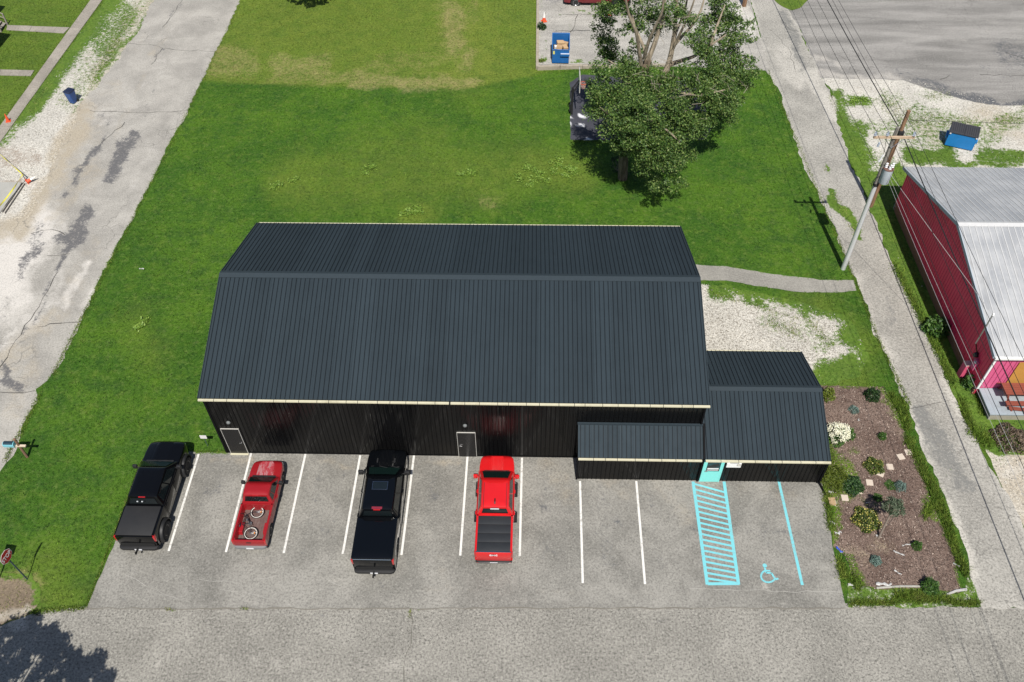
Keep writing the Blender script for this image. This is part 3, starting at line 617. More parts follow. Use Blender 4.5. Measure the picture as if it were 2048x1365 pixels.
def panel_run(name, root, x0, x1, n, a, b, nr, mats, rw=.05, rh=.028, flip=False):
    """n ribbed sheets side by side between x0 and x1; each runs from edge point a=(y,z) up to b=(y,z)"""
    w = (x1-x0)/n; L = math.hypot(b[0]-a[0], b[1]-a[1])
    me = ribbed(w-.004, L, nr, rh, rw).mesh(name, mats)
    up = (0, b[0]-a[0], b[1]-a[1])
    for i in range(n):
        xo = x0+w*i
        M = frame_mat((xo, a[0], a[1]), (1, 0, 0), up) if not flip else frame_mat((xo+w, a[0], a[1]), (-1, 0, 0), up)
        o = link(bpy.data.objects.new(name, me), root)
        M.translation -= Vector(root.location); o.matrix_local = M
def wbox(root, name, mat, *b, bevel=0, label=None, **k):
    mb = MB(); mb.box(*b, **k); o = mb.obj(name, mat, None, False, bevel, label); return wpar(o, root)

def metal_paint(name, col, rough, var=.12, streak=None, coat=0, spec=.5):
    n = NT(name); f = n.noise(.6, 5, .65); st = n.noise(1, 5, .7, None, 0, streak or (3, .3, 3)); rd = n.rand()
    c = n.mix(f, tuple(x*(1-var) for x in col), tuple(x*(1+var) for x in col))
    c = n.mix(n.step(st, .45, .75, 0, .35), c, tuple(x*.7 for x in col))
    v = n.math('MULTIPLY_ADD', rd, .2, .9); vm = n.t.nodes.new('ShaderNodeVectorMath'); vm.operation = 'SCALE'
    n.t.links.new(c, vm.inputs[0]); n.t.links.new(v, vm.inputs['Scale'])
    return n.fin(vm.outputs[0], n.math('MULTIPLY_ADD', st, .12, rough-.06), spec, 0, coat)
M_ROOF = metal_paint('charcoal_roof_paint', (.0245, .0345, .0425), .62, spec=.07)
M_RIBSHADE = metal_paint('charcoal_rib_shade', (.009, .0125, .0165), .6, spec=.1)  # ribs darker than the sheets: groove shade put into the colour
M_BWALL = metal_paint('black_wall_paint', (.0042, .0042, .0045), .13, streak=(3, 3, .2), spec=.2)
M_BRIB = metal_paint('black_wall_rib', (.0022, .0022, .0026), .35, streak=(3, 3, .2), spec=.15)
M_BTRIM = simple('black_trim', (.006, .006, .007), .7, spec=.06)
M_CREAM = simple('cream_gutter', (.50, .47, .34), .5, .12, 3, dirt=((.30, .27, .17), .5))
M_GAP = simple('gutter_joint', (.03, .03, .028), .7)
M_CAP = simple('ridge_cap_paint', (.026, .036, .044), .6, spec=.1)
M_AQUA = simple('aqua_door_paint', (.19, .60, .56), .45, .05)
M_GLASS = simple('dark_glass', (.010, .014, .016), .06, .1, spec=.8)
M_STEEL = simple('brushed_steel', (.45, .45, .46), .35, .1, metal=.9)
M_WHITE = simple('white_enamel', (.66, .66, .65), .45, .06)
M_DOORBLK = simple('black_door_paint', (.007, .007, .008), .25, .1)
M_ALU = simple('weathered_frame', (.42, .41, .38), .55, .25, 9)
M_LAMP = simple('frosted_lamp', (.13, .14, .14), .6)

B = thing('metal_building', 'long black metal building with ribbed charcoal gable roof and low annex at right', 'building', (-2.8, 6.2, 0))
XL, XR, EY, EZ, RZ, BY, BZ = -14.76, 9.14, -.09, 4.63, 6.63, 12.52, 4.56
RY = 6.25
panel_run('roof_panel', B, XL, XR, 27, (EY, EZ), (RY, RZ), 4, [M_ROOF, M_RIBSHADE], .042)
panel_run('roof_panel', B, XL, XR, 27, (BY, BZ), (RY, RZ), 4, [M_ROOF, M_RIBSHADE], .042, flip=True)
mb = MB(); mb.prism([(RY-.24, RZ-.035), (RY, RZ+.06), (RY+.24, RZ-.035), (RY, RZ-.02)], 0, XL-.03, XR+.03); wpar(mb.obj('ridge_cap', M_CAP), B)
for xa in (XL-.035, XR+.005):
    mb = MB(); mb.prism([(EY, EZ-.12), (EY, EZ+.045), (RY, RZ+.05), (BY, BZ+.045), (BY, BZ-.12), (RY, RZ-.14)], 0, xa, xa+.03); wpar(mb.obj('rake_trim', M_CAP), B)
# walls: the front one is clad sheet by sheet, the hidden ones in one go
WX0, WX1 = -14.6, 9.0
panel_run('wall_panel', B, WX0, WX1, 22, (-.0, .02), (-.0, EZ-.06), 5, [M_BWALL, M_BRIB], .05, .022)
mb = MB(); mb.box(WX0, WX1, .03, 12.4, .0, BZ-.08)
mb.prism([(.03, BZ-.08), (RY, RZ-.1), (12.4, BZ-.08)], 0, WX0, WX1); wpar(mb.obj('wall', M_BWALL), B)
for x in (WX0, WX1): wbox(B, 'corner_trim', M_BTRIM, x-.05, x+.05, -.035, .03, .0, EZ-.1)
wbox(B, 'base_trim', M_BTRIM, WX0, 3.1, -.03, .0, .0, .06)
def gutter(root, x0, x1, y, z, n, back=False, w=.10, h=.075):
    g = MB(); g.box(x0, x1, y+.012, y+w-.012, z-h*.8, z-.012); gg = wpar(g.obj('gutter', M_GAP), root)
    xs = [x0]+[x0+(x1-x0)*(i+random.uniform(-.18, .18))/n for i in range(1, n)]+[x1]
    for a, b_ in zip(xs, xs[1:]):
        m_ = MB(); m_.box(a+.012, b_-.012, y, y+w, z-h, z); m_.obj('gutter_section', M_CREAM, gg)
gutter(B, XL, -2.95, EY-.13, EZ+.0, 17); gutter(B, -2.9, XR+.02, EY-.13, EZ+.0, 17)
gutter(B, XL+.05, XR, BY+.01, BZ-.02, 20, w=.07)
def door(root, x0, x1, y, z1, mat, frame, fw=.035, handle='l', sill=None):
    d = wbox(root, 'door', mat, x0, x1, y-.045, y-.004, .03, z1, bevel=.004)
    f = MB(); f.box(x0-fw, x0, y-.05, y, .02, z1+fw); f.box(x1, x1+fw, y-.05, y, .02, z1+fw); f.box(x0, x1, y-.05, y, z1, z1+fw)
    f.obj('door_frame', frame, d)
    if sill: s_ = MB(); s_.box(x0-.03, x1+.03, y-.14, y-.046, .02, .05); s_.obj('door_sill', sill, d)
    hx = x0+.1 if handle == 'l' else x1-.1
    k = MB(); k.lathe((hx, y-.045, 1.0), (0, -1, 0), [(.03, 0), (.03, .01), (.012, .012), (.012, .05)], 8); k.box(hx-.015, hx+.11 if handle == 'l' else hx+.015, y-.1, y-.08, .985, 1.015) if handle == 'l' else k.box(hx-.11, hx+.015, y-.1, y-.08, .985, 1.015)
    k.obj('handle', M_STEEL, d)
    return d
door(B, -14.36, -13.5, -.02, 2.12, M_DOORBLK, M_ALU, .022, 'r', M_CREAM)
door(B, -2.74, -1.86, -.02, 2.08, M_DOORBLK, M_ALU, .02, 'l')
for q in ((457, 845), (930, 851)):
    p = PL(*q, 1, -.03)
    mb = MB(); mb.lathe((p[0], -.025, p[2]), (0, -1, 0), [(.10, 0), (.105, .02), (.10, .05), (.07, .09), (.02, .11)], 14); wpar(mb.obj('wall_lamp', M_LAMP, smooth=True), B)
# annex at the right and the lean-to between
AX0, AX1, AEY, AEZ, ARY, ARZ, ABY, ABZ = 9.17, 15.06, -1.42, 2.10, 2.02, 3.30, 5.46, 2.07
panel_run('annex_roof_panel', B, AX0, AX1, 9, (AEY, AEZ), (ARY, ARZ), 3, [M_ROOF, M_RIBSHADE], .042)
panel_run('annex_roof_panel', B, AX0, AX1, 9, (ABY, ABZ), (ARY, ARZ), 3, [M_ROOF, M_RIBSHADE], .042, flip=True)
mb = MB(); mb.prism([(ARY-.2, ARZ-.03), (ARY, ARZ+.055), (ARY+.2, ARZ-.03), (ARY, ARZ-.02)], 0, AX0, AX1+.03); wpar(mb.obj('annex_ridge_cap', M_CAP), B)
mb = MB(); mb.prism([(AEY, AEZ-.1), (AEY, AEZ+.04), (ARY, ARZ+.04), (ABY, ABZ+.04), (ABY, ABZ-.1), (ARY, ARZ-.12)], 0, AX1+.004, AX1+.034); wpar(mb.obj('annex_rake_trim', M_CAP), B)
panel_run('annex_wall_panel', B, 3.16, 14.98, 11, (-1.27, .02), (-1.27, 2.04), 5, [M_BWALL, M_BRIB], .05, .022)
mb = MB(); mb.box(9.03, 14.97, -1.24, 5.38, 0, 2.02); mb.prism([(-1.24, 2.02), (ARY, ARZ-.09), (5.38, 2.02)], 0, 9.03, 14.97); wpar(mb.obj('annex_wall', M_BWALL), B)
mb = MB(); mb.prism([(-1.24, 0), (-1.24, 2.0), (.0, 2.9), (.0, 0)], 0, 3.17, 9.02); wpar(mb.obj('lean_to_wall', M_BWALL), B)
panel_run('lean_to_roof_panel', B, 3.13, 9.07, 9, (-1.42, 2.11), (-.03, 3.0), 3, [M_ROOF, M_RIBSHADE], .042)
wbox(B, 'flashing', M_CAP, 3.1, 9.08, -.12, -.026, 2.97, 3.06)
mb = MB(); mb.prism([(-1.44, 2.05), (-1.44, 2.2), (-.03, 3.09), (-.03, 2.9)], 0, 9.075, 9.165); wpar(mb.obj('valley_trim', M_BTRIM), B)
for x in (3.16, 14.98): wbox(B, 'annex_corner_trim', M_BTRIM, x-.045, x+.045, -1.315, -1.24, 0, 2.03)
gutter(B, 3.13, 9.02, -1.53, 2.11, 9, w=.09); gutter(B, 9.17, 15.1, -1.53, 2.10, 8, w=.10); gutter(B, 9.2, 15.06, ABY+.01, ABZ-.02, 6, w=.07)
mb = MB(); mb.tube([(9.1, -1.49, 2.1), (9.1, -1.49, 2.0), (9.1, -1.36, 1.85), (9.1, -1.36, .1)], .04, 6); wpar(mb.obj('downspout', M_BTRIM), B)
mb = MB(); mb.tube([(8.98, -.12, 4.5), (8.98, -.07, 4.35), (8.98, -.07, 3.1)], .045, 6); wpar(mb.obj('downspout', M_BTRIM), B)
mb = MB(); mb.tube([(15.05, -1.49, 2.05), (15.05, -1.38, 1.85), (15.05, -1.36, .16), (15.12, -1.5, .08), tuple(G(1652, 992, .07))], .05, 6); wpar(mb.obj('downspout', M_BTRIM), B)
d = door(B, 9.24, 10.12, -1.295, 1.99, M_AQUA, M_AQUA, .05, 'l')
for n_, mt, bx in (('door_window', M_GLASS, (9.40, 9.98, -1.35, -1.335, 1.02, 1.9)),):
    mb = MB(); mb.box(*bx); mb.obj(n_, mt, d)
mb = MB()
for bx in ((9.37, 9.40, -1.352, -1.34, .99, 1.93), (9.98, 10.01, -1.352, -1.34, .99, 1.93), (9.40, 9.98, -1.352, -1.34, .99, 1.02), (9.40, 9.98, -1.352, -1.34, 1.9, 1.93)): mb.box(*bx)
mb.obj('window_trim', M_DOORBLK, d)
mb = MB(); mb.box(9.42, 9.96, -1.3545, -1.351, 1.06, 1.10); mb.box(9.42, 9.96, -1.3545, -1.351, 1.16, 1.26); mb.obj('window_notice', M_WHITE, d)
a0 = PL(1452, 934, 1, -1.33); a1 = PL(1484, 923, 1, -1.33); vx0, vx1, vz0, vz1 = a0[0], a1[0]+.02, a0[2]-.02, a0[2]+.6
v_ = wbox(B, 'wall_vent', M_WHITE, vx0, vx1, -1.36, -1.29, vz0, vz0+.34, bevel=.008)
mb = MB(); mb.box(vx0-.02, vx1+.03, -1.37, -1.29, vz0+.42, vz0+.52); mb.obj('vent_hood', M_WHITE, v_)
mb = MB(); mb.box(vx0+.14, vx1-.12, -1.35, -1.30, vz0+.34, vz0+.42); mb.obj('vent_slot', M_DOORBLK, v_)
mb = MB(); mb.lathe((vx1-.12, -1.36, vz0+.25), (0, -1, 0), [(.10, 0), (.10, .03), (.06, .035), (.055, .01)], 14); mb.obj('vent_dial', M_ALU, v_)

# ---------------------------------------------------------------- red barn on the right
M_CRIM = metal_paint('crimson_siding', (.68, .030, .098), .5, .2, streak=(3, 3, .25))
M_CRIMR = metal_paint('crimson_rib', (.56, .025, .08), .5, .2, streak=(3, 3, .25))
M_PINK = metal_paint('pink_siding', (.50, .085, .19), .5, .12, streak=(3, 3, .3))
M_PINKD = metal_paint('pink_rib', (.40, .055, .14), .5, .12, streak=(3, 3, .3))
def galv_mat():
    n = NT('galvanised_roof'); st = n.noise(1, 6, .7, None, 0, (2.2, .22, 1)); b_ = n.noise(.5, 5, .65); k = n.noise(1.1, 6, .75)
    c = n.mix(n.step(b_, .3, .7), (.29, .30, .315), (.42, .425, .43))
    c = n.mix(n.step(st, .5, .78, 0, .55), c, (.23, .225, .215))
    c = n.mix(n.step(k, .66, .78, 0, .6), c, (.13, .115, .10))
    return n.fin(c, .5, .4, .15)
M_GALV = galv_mat()
M_GALVR = simple('galvanised_rib', (.46, .46, .46), .45, .15, 3, metal=.1)
M_FASC = simple('pale_blue_fascia', (.33, .38, .43), .5, .12)
M_BRICK = simple('foundation_brick', (.24, .115, .065), .85, .3, 6, bump=.4)
M_OCHRE = simple('ochre_board', (.40, .20, .04), .7, .15, 2)
M_DECK = simple('grey_deck_paint', (.27, .31, .34), .6, .18, 2, dirt=((.14, .14, .13), .5))
M_CONC = simple('rough_concrete', (.27, .25, .20), .9, .25, 3, bump=.3)
M_TERRA = simple('terracotta_paint', (.20, .052, .034), .6, .22, 4)
RB = thing('red_barn', 'crimson metal barn with a pale ribbed gable roof and pink front wall', 'building', (35, 12, 0))
bx, y0b, y1b = 24.45, 4.35, 19.85
EF, EBk, RGY, RGZ = (4.12, 3.42), (20.05, 3.12), 12.1, 5.32
zr_ = lambda y: EF[1]+(RGZ-EF[1])*(y-EF[0])/(RGY-EF[0]) if y < RGY else EBk[1]+(RGZ-EBk[1])*(EBk[0]-y)/(EBk[0]-RGY)
n_ = 15; pw = (y1b-y0b)/n_
for i in range(n_):
    ya, yb_ = y0b+pw*i+.003, y0b+pw*(i+1)-.003; mb = MB()
    poly = [(ya, .5), (yb_, .5), (yb_, zr_(yb_)-.08)]+([(RGY, zr_(RGY)-.08)] if ya < RGY < yb_ else [])+[(ya, zr_(ya)-.08)]
    mb.prism(poly, 0, bx, bx+.03)
    for q in (.12, .37, .62, .87):
        c = ya+(yb_-ya)*q
        mb.add([(bx-.026, c-.012, .5), (bx-.026, c+.012, .5), (bx, c+.03, .5), (bx, c-.03, .5), (bx-.026, c-.012, zr_(c)-.1), (bx-.026, c+.012, zr_(c)-.1), (bx, c+.03, zr_(c)-.1), (bx, c-.03, zr_(c)-.1)], [(0, 4, 5, 1), (1, 5, 6, 2), (0, 3, 7, 4)], 1)
    wpar(mb.obj('side_wall_panel', [M_CRIM, M_CRIMR]), RB)
wbox(RB, 'wall', M_CRIM, bx+.04, 46, y0b+.04, y1b, 0, 3.0)
mb = MB(); mb.prism([(y0b+.04, 3.0), (RGY, RGZ-.14), (y1b, 3.0)], 0, bx+.04, 46); wpar(mb.obj('gable_wall', M_CRIM), RB)
# brick foundation, brick by brick along the alley side
fb = wbox(RB, 'foundation', M_CONC, bx-.005, bx+.05, y0b+.1, y1b, 0, .50)
bm_ = MB(); bm_.box(0, .05, 0, .375, 0, .105); bme = bm_.mesh('brick', M_BRICK)
for r in range(4):
    for i in range(40):
        yy = y0b+.02+i*.388+(.19 if r % 2 else 0)
        if yy+.38 < y1b: inst('brick', bme, fb, (bx-.045+random.uniform(-.004, .004), yy, .01+r*.12))
panel_run('roof_panel', RB, 24.16, 46.2, 21, EF, (RGY, RGZ), 3, [M_GALV, M_GALVR], .07, .035)
panel_run('roof_panel', RB, 24.16, 46.2, 21, EBk, (RGY, RGZ), 3, [M_GALV, M_GALVR], .07, .035, flip=True)
mb = MB(); mb.prism([(RGY-.22, RGZ-.03), (RGY, RGZ+.06), (RGY+.22, RGZ-.03), (RGY, RGZ-.02)], 0, 24.13, 46.2); wpar(mb.obj('ridge_cap', M_GALVR), RB)
mb = MB(); mb.prism([(EF[0], EF[1]-.16), (EF[0], EF[1]+.045), (RGY, RGZ+.05), (EBk[0], EBk[1]+.045), (EBk[0], EBk[1]-.16), (RGY, RGZ-.16)], 0, 24.11, 24.155); wpar(mb.obj('rake_fascia', M_FASC), RB)
panel_run('front_wall_panel', RB, bx+.02, 40.02, 15, (y0b, .62), (y0b, 3.34), 4, [M_PINK, M_PINKD], .06, .024)
wbox(RB, 'ochre_sheeting', M_OCHRE, 25.75, 29.5, y0b-.06, y0b-.03, .75, 2.75)
wbox(RB, 'corner_trim', M_WHITE, bx-.04, bx+.07, y0b-.07, y0b+.0, .6, 3.3)
wbox(RB, 'gutter', M_WHITE, 24.15, 46, EF[0]-.14, EF[0]-.01, EF[1]-.12, EF[1]+.01)
mb = MB(); mb.tube([(25.2, y0b-.28, 3.3), (25.05, y0b-.1, 3.05), (24.7, y0b-.1, 3.0)], .04, 6); wpar(mb.obj('downspout', M_WHITE), RB)
q = PL(1955, 722, 0, bx-.02)
wbox(RB, 'meter_cabinet', M_PINK, bx-.16, bx-.005, q[1]-.22, q[1]+.10, q[2]-.55, q[2]+.1, bevel=.01)
mb = MB(); p = PL(1952, 725, 0, bx-.15); mb.tube([(bx, p[1], p[2]), (bx-.14, p[1], p[2])], .02, 6); mb.ball((bx-.17, p[1], p[2]), .085, 10, 8); wpar(mb.obj('globe_lamp', M_WHITE, smooth=True), RB)
mq = PL(1979, 652, 0, 24.6)
mb = MB(); mx, my = 24.06, 5.72; mb.tube([(mx, my, 2.6), (mx, my, 4.85)], .04, 8); mb.tube([(mx, my, 4.85), (mx-.06, my-.1, 4.95), (mx-.1, my-.18, 4.88)], .045, 6)
wpar(mb.obj('service_mast', M_STEEL), RB)
mb = MB(); mb.tube([(mx, my, 2.62), (bx-.08, my-.1, 1.9)], .03, 6); mb.lathe((bx-.08, my-.1, 1.8), (-1, 0, 0), [(.15, -.06), (.15, .05), (.11, .12), (.02, .13)], 12); wpar(mb.obj('electric_meter', M_DOORBLK), RB)
# deck in front of the barn
DK = thing('deck', 'grey painted concrete deck in front of the pink barn wall', 'deck', (32, 3.5, 0))
wbox(DK, 'deck_base', M_CONC, 24.68, 40, 2.72, y0b, 0, .5); wbox(DK, 'deck_top', M_DECK, 24.55, 40, 2.62, y0b, .502, .6, bevel=.015)
TB = thing('picnic_table', 'terracotta wooden picnic table standing on the grey deck', 'table', (26.35, 3.72, .6))
for i in range(5): mb = MB(); mb.box(-1.05, 1.05, -.38+i*.155, -.24+i*.155, .72, .76); mb.obj('tabletop_plank', M_TERRA, TB)
for s_ in (-1, 1):
    for i in range(2): mb = MB(); mb.box(-1.05, 1.05, s_*.72-.14+i*.145, s_*.72-.005+i*.145, .43, .47); mb.obj('seat_plank', M_TERRA, TB)
for x in (-.8, .8):
    mb = MB(); mb.box(x-.03, x+.03, -.82, .82, .36, .43); mb.box(x-.03, x+.03, -.34, .34, .65, .72); mb.obj('crossbeam', M_TERRA, TB)
    for s_ in (-1, 1): mb = MB(); mb.tube([(x, s_*.6, 0), (x, s_*.2, .7)], .05, 4); mb.obj('leg', M_TERRA, TB)
BNC = thing('plank_bench', 'low terracotta plank lying on the deck before the picnic table', 'bench', (26.1, 2.86, .6))
for i in range(2): mb = MB(); mb.box(-.55, .55, -.1+i*.11, .0+i*.11, .12, .16); mb.obj('seat_plank', M_TERRA, BNC)
for x in (-.4, .4): mb = MB(); mb.box(x-.04, x+.04, -.09, .1, 0, .12); mb.obj('leg', M_TERRA, BNC)
BNC.rotation_euler.z = -.12
p = G(1921, 752)
PP = thing('pink_pillar', 'short pink square pillar with a pale cap standing beside the red barn', 'pillar', (p[0], p[1], 0), .12)
mb = MB(); mb.box(-.17, .17, -.17, .17, 0, 1.02); mb.obj('shaft', simple('pillar_pink', (.52, .075, .15), .6), PP, bevel=.01)
mb = MB(); mb.box(-.185, .185, -.185, .185, 1.02, 1.07); mb.obj('cap', simple('pillar_cap', (.55, .36, .33), .7), PP, bevel=.01)

# ---------------------------------------------------------------- low curb round the concrete pad
CW = thing('retaining_curb', 'low weathered concrete curb wall along the edge of the pale parking pad', 'wall', (2.5, 36.5, 0))
c0 = W2([(1074.5, 140)])[0]; c1 = W2([(1075.5, 0)])[0]; c2 = W2([(1210, 136)])[0]
M_CURB = simple('curb_concrete', (.30, .265, .215), .9, .3, 3, bump=.3, dirt=((.15, .12, .09), .7))
for a, b_, n_ in ((c0, c1+(c1-c0)*.5, 10), (c0, c2+(c2-c0)*1.0, 6)):
    d_ = (b_-a)/np.hypot(*(b_-a)); nr = np.array([-d_[1], d_[0]])*.11; L = np.hypot(*(b_-a))
    for i in range(n_):
        p0 = a+d_*(L*i/n_+.01); p1 = a+d_*(L*(i+1)/n_-.01); h = .33+random.uniform(-.015, .015)
        if a is c0 and b_[0] > 4: h -= .16*i/n_
        mb = MB(); q = [p0-nr, p1-nr, p1+nr, p0+nr]; mb.loft([[(*v, -.02) for v in q], [(*v, h) for v in q]]); o = mb.obj('curb_block', M_CURB, None, False, .012); wpar(o, CW)

# ---------------------------------------------------------------- house beyond the left edge (its eaves shade the lawn) and its weathered steps
M_SIDING = simple('pale_siding', (.45, .44, .40), .7); M_SHING = simple('grey_shingle', (.10, .095, .09), .9, .3, 5)
e1 = G(22, 69); zz = 3.0
HX = e1[0]+.06*zz; HYn = e1[1]-.67*zz
HS = thing('clapboard_house', 'pale clapboard house just beyond the left edge beside the lawn walks', 'house', (HX-5, HYn-4, 0))
wbox(HS, 'wall', M_SIDING, HX-10, HX-1.4, HYn-8, HYn-.6, 0, 2.9)
mb = MB(); mb.prism([(HX-10.4, 2.9), (HX-5.4, 5.2), (HX-.0, 2.9), (HX-.0, 3.0), (HX-5.4, 5.35), (HX-10.4, 3.0)], 1, HYn-8.5, HYn); wpar(mb.obj('roof', M_SHING), HS)
for yy in (HYn-.3, HYn-3): wbox(HS, 'porch_post', M_WHITE, HX-.3, HX-.18, yy-.06, yy+.06, 0, 2.9)
for k in range(3): wbox(HS, 'window', M_GLASS, HX-1.4, HX-1.37, HYn-2.2-k*2.2, HYn-1.2-k*2.2, 1.0, 2.2)
e2 = G(11, 13); H2X, H2Y = e2[0]+.06*2.6, e2[1]-.67*2.6
PR = thing('porch_shelter', 'grey roofed porch shelter at the upper left corner of the lawn', 'open_porch', (H2X-1.5, H2Y-1.2, 0))  # unseen porch roof, placed so its eave shadow reaches the lawn
mb = MB(); mb.prism([(H2X-3, 2.5), (H2X-1.5, 3.1), (H2X, 2.5), (H2X, 2.6), (H2X-1.5, 3.2), (H2X-3, 2.6)], 1, H2Y-2.4, H2Y); wpar(mb.obj('roof', M_SHING), PR)
for yy in (H2Y-2.2, H2Y-.2):
    for xx in (H2X-2.8, H2X-.2): wbox(PR, 'post', M_WHITE, xx-.05, xx+.05, yy-.05, yy+.05, 0, 2.5)
M_OLDWOOD = simple('weathered_wood', (.22, .20, .175), .85, .3, 8)
sp = G(8, 57)
ST = thing('wooden_steps', 'weathered grey wooden steps with handrails at the end of the front walk', 'steps', (sp[0], sp[1], 0))
for i in range(4): mb = MB(); mb.box(-.28*i-.32, -.28*i, -.6, .6, .17*(i+1)-.04, .17*(i+1)); mb.obj('tread', M_OLDWOOD, ST)
for s_ in (-.62, .62):
    mb = MB(); mb.tube([(.0, s_, .0), (-1.2, s_, .7)], .07, 4); mb.obj('stringer', M_OLDWOOD, ST)
    mb = MB(); mb.tube([(.08, s_, .95), (-1.3, s_, 1.75)], .045, 4); mb.obj('handrail', M_OLDWOOD, ST)
    mb = MB(); mb.tube([(.08, s_, .55), (-1.3, s_, 1.3)], .035, 4); mb.obj('handrail', M_OLDWOOD, ST)
    for x, h in ((.05, 1.0), (-1.2, 1.75)): mb = MB(); mb.box(x-.05, x+.05, s_-.05, s_+.05, 0, h); mb.obj('post', M_OLDWOOD, ST)

# ================================================================ VEHICLES
def car_paint(name, col, rough=.22, worn=None, coat=.8, spec=.4):
    n = NT(name); f = n.noise(1.4, 5, .65, n.obj)
    c = n.mix(f, tuple(x*.88 for x in col), tuple(x*1.1 for x in col))
    if worn:
        w = n.noise(1.5, 6, .8, n.obj, .3, (3.0, .9, 1))
        c = n.mix(n.step(w, .45, .53, 0, .85), c, worn[0]); c = n.mix(n.step(w, .55, .62, 0, .9), c, worn[1])
        return n.fin(c, .5, .3)
    return n.fin(c, n.math('MULTIPLY_ADD', f, .08, rough), spec, 0, coat)
M_TYRE = simple('tyre_rubber', (.016, .016, .017), .85, .2, 20)
M_RIMB = simple('black_rim', (.012, .012, .013), .3, .1, spec=.6)
M_RIMS = simple('silver_rim', (.42, .42, .43), .3, .1, metal=.8)
M_CHROME = simple('chrome', (.62, .62, .64), .15, .05, metal=1)
M_BLKPL = simple('black_plastic', (.014, .014, .015), .55, .15)
M_RED = simple('tail_light_red', (.36, .012, .014), .12, .1, spec=.7, coat=.6)
M_CLEAR = simple('headlight_lens', (.45, .47, .48), .1, .1, spec=.8)
M_AMBER = simple('amber_lens', (.6, .2, .02), .2)
M_PLATE = simple('licence_plate', (.62, .63, .66), .5, .1)
M_UNDER = simple('underbody', (.008, .008, .008), .9)
M_VGLASS = simple('tinted_glass', (.006, .009, .010), .04, .1, spec=.9)
M_WSGLASS = simple('windscreen_glass', (.006, .016, .014), .08, .2, spec=.08)
M_SOFT = simple('soft_tonneau', (.016, .016, .017), .62, .15, 3)
M_BEDFLOOR = simple('worn_bed_floor', (.105, .065, .058), .7, .4, 4, dirt=((.20, .17, .155), .6))

def wheel_meshes(r, w, rimmat, spokes=6, deep=.04):
    t = MB(); rr = r*.60
    t.lathe((0, 0, 0), (1, 0, 0), [(rr, -w*.40), (r*.80, -w*.5), (r*.95, -w*.46), (r, -w*.33), (r, -w*.0), (r, w*.33), (r*.95, w*.46), (r*.80, w*.5), (rr, w*.40)], 26)
    for k in range(26):                     # tread lugs
        a = 2*math.pi*k/26; M = Matrix.Rotation(a, 4, 'X') @ Matrix.Translation((0, 0, r))
        t.box(-w*.44, -w*.06, -.03, .03, -.02, .008, 0, M); t.box(w*.06, w*.44, -.0, .055, -.02, .008, 0, M)
    R = MB(); R.lathe((0, 0, 0), (1, 0, 0), [(rr, -w*.42), (rr, w*.43), (rr*.93, w*.44), (rr*.88, w*.40), (rr*.85, w*.40-deep-.05), (.02, w*.40-deep-.05)], 22)
    for k in range(spokes):
        a = 2*math.pi*k/spokes
        for da in (-.11, .11):
            M = Matrix.Rotation(a+da, 4, 'X'); R.box(w*.40-deep-.045, w*.40-deep, -.022, .022, rr*.15, rr*.9, 0, M)
    for k in range(8):
        M = Matrix.Rotation(2*math.pi*k/8+.2, 4, 'X'); R.box(w*.40-deep, w*.40-deep+.03, -.02, .02, rr*.62, rr*.70, 1, M)
    R.lathe((0, 0, 0), (1, 0, 0), [(rr*.28, w*.2), (rr*.28, w*.40-deep+.012), (rr*.2, w*.40-deep+.03), (.01, w*.40-deep+.03)], 12)
    return t.mesh('tyre', M_TYRE, True), R.mesh('rim', [rimmat, M_CHROME], True)
def superring(hw, y0, y1, z, k=.10, n=6, bow=0.0):
    """rounded rectangle ring in plan at height z; corner radius k"""
    pts = []
    for cx, cy, a0 in ((hw-k, y1-k, 0), (-hw+k, y1-k, 90), (-hw+k, y0+k, 180), (hw-k, y0+k, 270)):
        for i in range(n):
            a = R_(a0+90*i/(n-1)); pts.append((cx+k*math.cos(a), cy+k*math.sin(a), z))
    return pts
